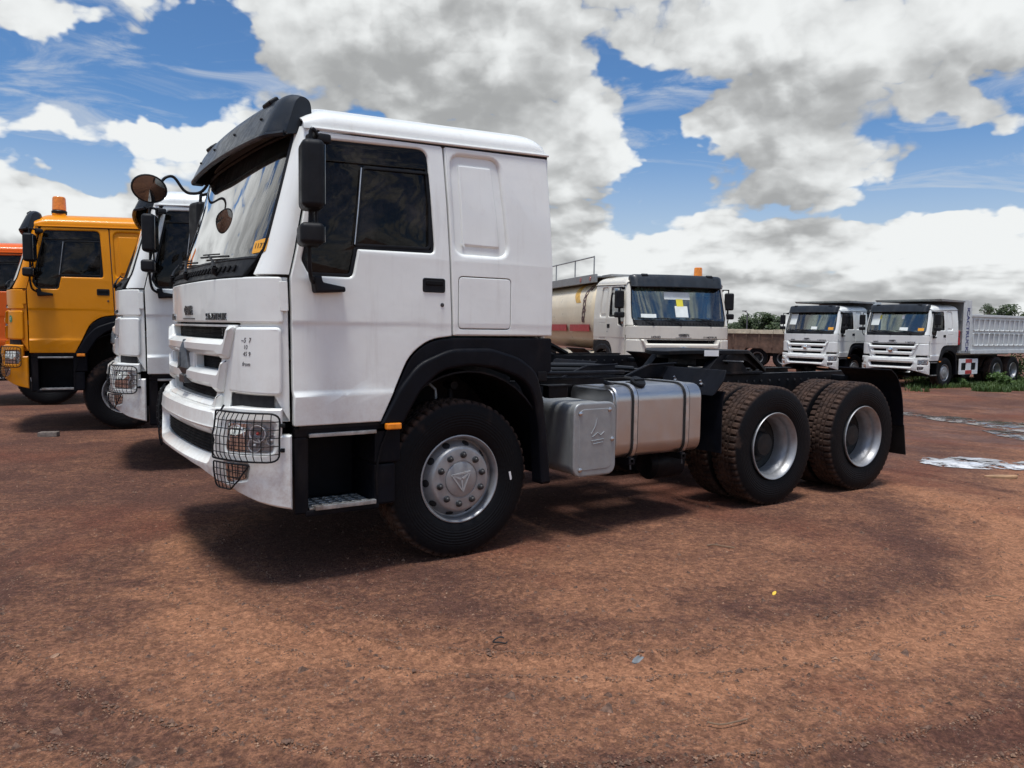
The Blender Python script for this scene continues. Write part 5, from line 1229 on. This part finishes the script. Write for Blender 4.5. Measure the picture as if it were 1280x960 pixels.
simple('grit_light', (.27, .16, .10), .95, var=.45, vscale=30)
tag(pebbles('grit', 60000, (6, 34), .0025, .0085, 'grit_dark', 3), 'dark grit scattered over the red earth', 'grit', kind='stuff')
tag(pebbles('grit', 30000, (6, 34), .0022, .0075, 'grit_light', 4), 'pale crumbs of laterite scattered over the red earth', 'grit', kind='stuff')

tag(pebbles('clods', 900, (6, 34), .010, .024, 'grit_dark', 8), 'larger brown earth clods strewn over the red earth', 'clods', kind='stuff')

# ------------------------------------------------------------------ water on the ground
def water_mat(name, col, rough):
    m, g, b, o = base_mat(name)
    pos = g.n('ShaderNodeTexCoord').outputs['Object']
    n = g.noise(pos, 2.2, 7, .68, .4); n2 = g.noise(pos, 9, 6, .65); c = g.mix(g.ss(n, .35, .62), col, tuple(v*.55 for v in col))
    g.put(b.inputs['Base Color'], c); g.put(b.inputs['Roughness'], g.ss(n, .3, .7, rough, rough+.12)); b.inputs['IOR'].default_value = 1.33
    tr = g.n('ShaderNodeBsdfTransparent'); mx = g.n('ShaderNodeMixShader')
    k = g.ss(g.m('ADD', n, g.m('MULTIPLY', g.m('SUBTRACT', n2, .5), .55)), .555, .49); g.put(mx.inputs[0], k); g.put(mx.inputs[1], tr.outputs[0]); g.put(mx.inputs[2], b.outputs[0]); g.put(o.inputs[0], mx.outputs[0])
water_mat('sky_white_water', (.72, .72, .72), .10); water_mat('grey_water', (.22, .19, .17), .04)  # near puddle: reflection of the bright sky painted as a pale base colour
def puddle(pts, mat, seed, nm='puddle'):
    rnd = random.Random(seed); P = [at_ground(*p) for p in pts]; n = len(P); out = []
    for i in range(n):
        a, b = P[i], P[(i+1) % n]; k = max(2, int((b-a).length/.06))
        for j in range(k):
            q = a+(b-a)*j/k; w = noise.fractal(Vector((q.x*2.6, q.y*2.6, seed)), 1, 2, 4)*.16; out.append((q.x+w, q.y+w*.8))
    bm = BM(); panel(bm, out, (), .006, .002, lambda x, y, w: Vector((x, y, gz(x)+.010+gnoise(x, y)*.8+w)), [], []); o = obj(nm, bm, mat, None, wn=False); o['kind'] = 'structure'; return o
puddle([(1142, 576), (1165, 573), (1200, 572), (1240, 574), (1262, 579), (1330, 576), (1330, 588), (1262, 588), (1225, 587), (1195, 586), (1165, 582)], 'sky_white_water', 1)
puddle([(1090, 512), (1130, 514), (1160, 519), (1200, 522), (1240, 526), (1330, 534), (1330, 546), (1280, 541), (1235, 534), (1190, 528), (1140, 521)], 'grey_water', 2)
puddle([(1222, 537), (1262, 539), (1330, 550), (1330, 560), (1290, 553), (1250, 546)], 'grey_water', 3)

# ------------------------------------------------------------------ grass and weeds in front of the tippers
def leafmat(name, a, b_):
    m, g, b, o = base_mat(name)
    pos = g.n('ShaderNodeTexCoord').outputs['Object']; n = g.noise(pos, 1.7, 4, .6); n2 = g.n('ShaderNodeObjectInfo').outputs['Random']
    g.put(b.inputs['Base Color'], g.mix(g.ss(n, .3, .7), a, b_)); b.inputs['Roughness'].default_value = .6
    tr = g.n('ShaderNodeBsdfTranslucent'); g.put(tr.inputs[0], g.mix(n, a, b_)); mx = g.n('ShaderNodeMixShader'); mx.inputs[0].default_value = .25
    g.put(mx.inputs[1], b.outputs[0]); g.put(mx.inputs[2], tr.outputs[0]); g.put(o.inputs[0], mx.outputs[0])
leafmat('grass_green', (.035, .075, .014), (.075, .125, .025)); leafmat('weed_green', (.045, .10, .015), (.095, .155, .03)); leafmat('tree_green', (.018, .040, .010), (.055, .085, .02))
def blades(name, pts, hmin, hmax, mat, seed, lean=.5, wid=.012):
    rnd = random.Random(seed); V = []; F = []
    for (x, y, z) in pts:
        h = rnd.uniform(hmin, hmax); a = rnd.uniform(0, 6.3); dx, dy = math.cos(a), math.sin(a); l = rnd.uniform(.1, lean)*h; w = wid*rnd.uniform(.6, 1.4); i = len(V)
        V += [(x-dy*w, y+dx*w, z), (x+dy*w, y-dx*w, z), (x+dx*l*.4+dy*w*.7, y+dy*l*.4-dx*w*.7, z+h*.6), (x+dx*l*.4-dy*w*.7, y+dy*l*.4+dx*w*.7, z+h*.6), (x+dx*l, y+dy*l, z+h)]
        F += [(i, i+1, i+2, i+3), (i+3, i+2, i+4)]
    me = bpy.data.meshes.new(name); me.from_pydata(V, [], F); me.materials.append(M[mat]); ob = bpy.data.objects.new(name, me); COL.objects.link(ob); return ob
rnd = random.Random(11); gp = []
while len(gp) < 26000:
    px = rnd.uniform(1128, 1420); py = rnd.uniform(474, 494); p = at_ground(px, py)
    dens = noise.fractal(Vector((p.x*.5, p.y*.5, 1.)), 1, 2, 3)
    edge = (px-1128)/60
    if py > 488+dens*6: continue
    if dens+.35 < rnd.uniform(-.2, .4) or rnd.random() > edge: continue
    gp.append((p.x, p.y, p.z-.01))
tag(blades('grass', gp, .06, .22, 'grass_green', 2, .9, .014), 'short green grass growing before the tipper trucks', 'grass', kind='stuff')
def bush(name, loc, rx, ry, h, n, mat, seed, label, cat, stemn=7, leaf=.07, group=None):
    rnd = random.Random(seed); T = empty(name, loc); tag(T, label, cat, group)
    bm = BM(); tips = []
    for k in range(stemn):
        a = rnd.uniform(0, 6.3); r = rnd.uniform(.2, 1); e = Vector((rx*r*math.cos(a)*.8, ry*r*math.sin(a)*.8, h*rnd.uniform(.6, .95))); tube(bm, [(e.x*.15, e.y*.15, -.03), (e.x*.5, e.y*.5, e.z*.55), e], [.012, .008, .004], 5); tips.append(e)
    obj('stem', bm, 'bark', T, wn=False)
    V = []; F = []
    for _ in range(n):
        t = rnd.choice(tips); f = rnd.uniform(.15, 1.1); c = Vector((t.x*f, t.y*f, t.z*f)) + Vector((rnd.gauss(0, .13*rx), rnd.gauss(0, .13*ry), rnd.gauss(0, .10*h))); c.z = max(.02, c.z)
        u = Vector((rnd.gauss(0, 1), rnd.gauss(0, 1), rnd.gauss(0, .6))).normalized(); v = u.orthogonal().normalized(); v = (v+u.cross(v)*rnd.uniform(-1, 1)).normalized(); s = leaf*rnd.uniform(.6, 1.3); i = len(V)
        V += [tuple(c-u*s*.5), tuple(c+v*s*.3), tuple(c+u*s*.6), tuple(c-v*s*.3)]; F.append((i, i+1, i+2, i+3))
    me = bpy.data.meshes.new('foliage'); me.from_pydata(V, [], F); me.materials.append(M[mat]); ob = bpy.data.objects.new('foliage', me); COL.objects.link(ob); ob.parent = T
    return T
for i, (px, py, rx, h) in enumerate(((1272, 478, 1.0, 1.15), (1238, 481, .55, .45), (1300, 478, 1.1, 1.5), (1205, 483, .4, .28), (1256, 484, .5, .5))):
    p = at_ground(px, py); bush('weed_bush', p, rx, rx, h, 900, 'weed_green', 40+i, ('broad leafy weed clump covering the rear wheels of the lettered tipper', 'small leafy weed standing before the red and white side guard', 'tallest leafy weed clump beside the lettered tipper body', 'tiny weed tuft before the front wheel of the lettered tipper', 'knee high weed at the earth edge of the grass')[i], 'plant', 9, .10, 'weeds beside the tipper')

# ------------------------------------------------------------------ trees on the skyline
def tree(px, depth, wpx, top, base_h, seed, n, label, flat=1.0, sparse=False):
    rnd = random.Random(seed); p = at_depth(px, depth); T = empty('tree', p); tag(T, label, 'tree')
    H = CAM.z-p.z+(408.5+(px-640)*.0141-top)*depth/FPX; Wd = wpx*depth/FPX/2
    bm = BM(); clumps = []
    tube(bm, [(0, 0, -.2), (.05*H, .02*H, H*.35), (.02*H, 0, H*.62)], [H*.045, H*.034, H*.02], 8)
    for k in range(11 if not sparse else 7):
        a = rnd.uniform(0, 6.3); r = rnd.uniform(.25, .92); z = H*rnd.uniform(.42, .90)*(1-.22*r*r*flat); e = Vector((Wd*r*math.cos(a), Wd*r*math.sin(a), z)); tube(bm, [(.03*H, .01*H, H*rnd.uniform(.3, .5)), (e.x*.5, e.y*.5, z*.8), e], [H*.018, H*.011, H*.005], 5)
        clumps.append((e, rnd.uniform(.22, .42)*Wd))
    clumps.append((Vector((0, 0, H*.82)), .4*Wd)); 
    obj('trunk', bm, 'bark', T, wn=False)
    V = []; F = []
    for _ in range(n):
        c0, r0 = rnd.choice(clumps); d = Vector((rnd.gauss(0, 1), rnd.gauss(0, 1), rnd.gauss(0, .75))).normalized()*r0*rnd.uniform(.35, 1.1)**.6; c = c0+d; c.z = min(c.z, H); c.z = max(c.z, H*.12)
        u = Vector((rnd.gauss(0, 1), rnd.gauss(0, 1), rnd.gauss(0, .7))).normalized(); v = u.orthogonal().normalized(); s = Wd*.055*rnd.uniform(.6, 1.5); i = len(V)
        V += [tuple(c-u*s), tuple(c+v*s*.6), tuple(c+u*s), tuple(c-v*s*.6)]; F.append((i, i+1, i+2, i+3))
    me = bpy.data.meshes.new('crown'); me.from_pydata(V, [], F); me.materials.append(M['tree_green']); ob = bpy.data.objects.new('crown', me); COL.objects.link(ob); ob.parent = T
tree(948, 88, 58, 391, 0, 1, 5200, 'dark green spreading tree rising over the rust brown tipper body')
tree(918, 96, 40, 403, 0, 5, 3000, 'low dark green tree beside the lamp post')
tree(1064, 92, 40, 373, 0, 2, 4200, 'round dark green tree rising behind the cab of the canopied tipper')
tree(1229, 120, 26, 373, 0, 3, 1500, 'thin open crowned tree above the lettered tipper body', sparse=True)
tree(1258, 125, 56, 381, 0, 4, 2600, 'low flat tree beyond the lettered tipper body, beside the thin tree', sparse=True)
# lamp post
p = at_depth(931, 84.); bm = BM(); hL = CAM.z-p.z+(412.6-391)*84/FPX
tube(bm, [(0, 0, -.2), (0, 0, hL)], .06, 8); LPp = empty('lamp_post', p); tag(LPp, 'slim grey lamp post rising in front of the far trees', 'lamp post'); obj('pole', bm, 'lamp_metal', LPp)
bm = BM(); tube(bm, [(0, 0, hL), (-.25, .16, hL+.14), (-.30, .2, hL+.15)], .035, 6); box(bm, -.55, -.05, .0, .26, hL+.12, hL+.22, .03); obj('lamp_head', bm, 'lamp_metal', LPp)

# ------------------------------------------------------------------ small things lying about
def slab(px, py, sx, sy, sz, rz, mat, name, label, cat, seed=1, sides=7):
    rnd = random.Random(seed); p = at_ground(px, py); out = [(sx/2*math.cos(2*math.pi*k/sides)*rnd.uniform(.85, 1.1), sy/2*math.sin(2*math.pi*k/sides)*rnd.uniform(.85, 1.1)) for k in range(sides)] if sides != 4 else rrect(-sx/2, -sy/2, sx/2, sy/2, .01, 2)
    bm = BM(); panel(bm, out, (), sz, sz*.25, lambda x, y, w: Vector((x+.03*w, y, sz+w+.03*x+.006*math.sin(x*60+y*30)*(sz < .02)))); o = obj(name, bm, mat); o.location = (p.x, p.y, p.z+gnoise(p.x, p.y)*.5-.004); o.rotation_euler = (0, 0, rz); tag(o, label, cat); return o
slab(61, 545, .25, .11, .065, -.45, 'stone_grey', 'concrete_block', 'grey concrete block lying on the earth before the yellow truck', 'block', 1, 4)
slab(968, 740, .042, .022, .005, .3, 'leaf_yellow', 'leaf', 'small yellow leaf on the earth beside the rear wheels', 'leaf', 2)
slab(797, 824, .085, .045, .006, .2, 'scrap_grey', 'plastic_scrap', 'grey blue plastic scrap pressed into the red earth', 'litter', 3)
slab(1252, 597, .40, .13, .03, -.6, 'cardboard', 'cardboard_scrap', 'brown cardboard scrap at the edge of the white puddle', 'litter', 4, 9)
slab(68, 822, .05, .03, .008, .2, 'grit_light', 'stone', 'pale flat stone on the orange sand', 'stone', 5)
for (pts, r, label) in ((((884, 683), (892, 682), (904, 684), (918, 686)), .005, 'pale straight twig on the dark oval of grit'), (((1232, 748), (1245, 746), (1258, 749)), .0035, 'thin dark twig on the orange sand'), (((884, 905), (900, 908), (918, 905), (934, 901)), .0035, 'short bent twig on the orange sand')):
    P3 = [at_ground(*q)+Vector((0, 0, .008)) for q in pts]; bm = BM(); tube(bm, smooth_pts(P3, 4), r, 6); tag(obj('twig', bm, 'twig'), label, 'twig')
p = at_ground(625, 804); bm = BM(); tube(bm, [p+Vector((.035*math.cos(a), .035*math.sin(a), .012+.006*math.sin(a*2))) for a in fr(.4, 5.6, 18)], .004, 6); tag(obj('wire_loop', bm, 'rubber_hose'), 'small dark loop of wire on the earth before the front wheel', 'wire')
# far-off bush closing the yard at the horizon
rnd = random.Random(77); V = []; F = []
for _ in range(22000):
    a = R_(rnd.uniform(-60, 130)); d = rnd.uniform(235, 275); x = CAM.x+d*math.sin(a); y = CAM.y+d*math.cos(a)
    h = 2.6+2.6*max(0., noise.fractal(Vector((a*14, 2., 1.)), 1, 2, 4)+.35); c = Vector((x, y, gz(x)+h*rnd.uniform(.0, 1.)**.8))
    u = Vector((rnd.gauss(0, 1), rnd.gauss(0, 1), rnd.gauss(0, .7))).normalized(); v = u.orthogonal().normalized(); s = rnd.uniform(.35, .8); i = len(V)
    V += [tuple(c-u*s), tuple(c+v*s*.7), tuple(c+u*s), tuple(c-v*s*.7)]; F.append((i, i+1, i+2, i+3))
me = bpy.data.meshes.new('distant_bush'); me.from_pydata(V, [], F); me.materials.append(M['tree_green']); ob = bpy.data.objects.new('distant_bush', me); COL.objects.link(ob)
tag(ob, 'low dark green bush far off along the horizon', 'bush', kind='stuff')
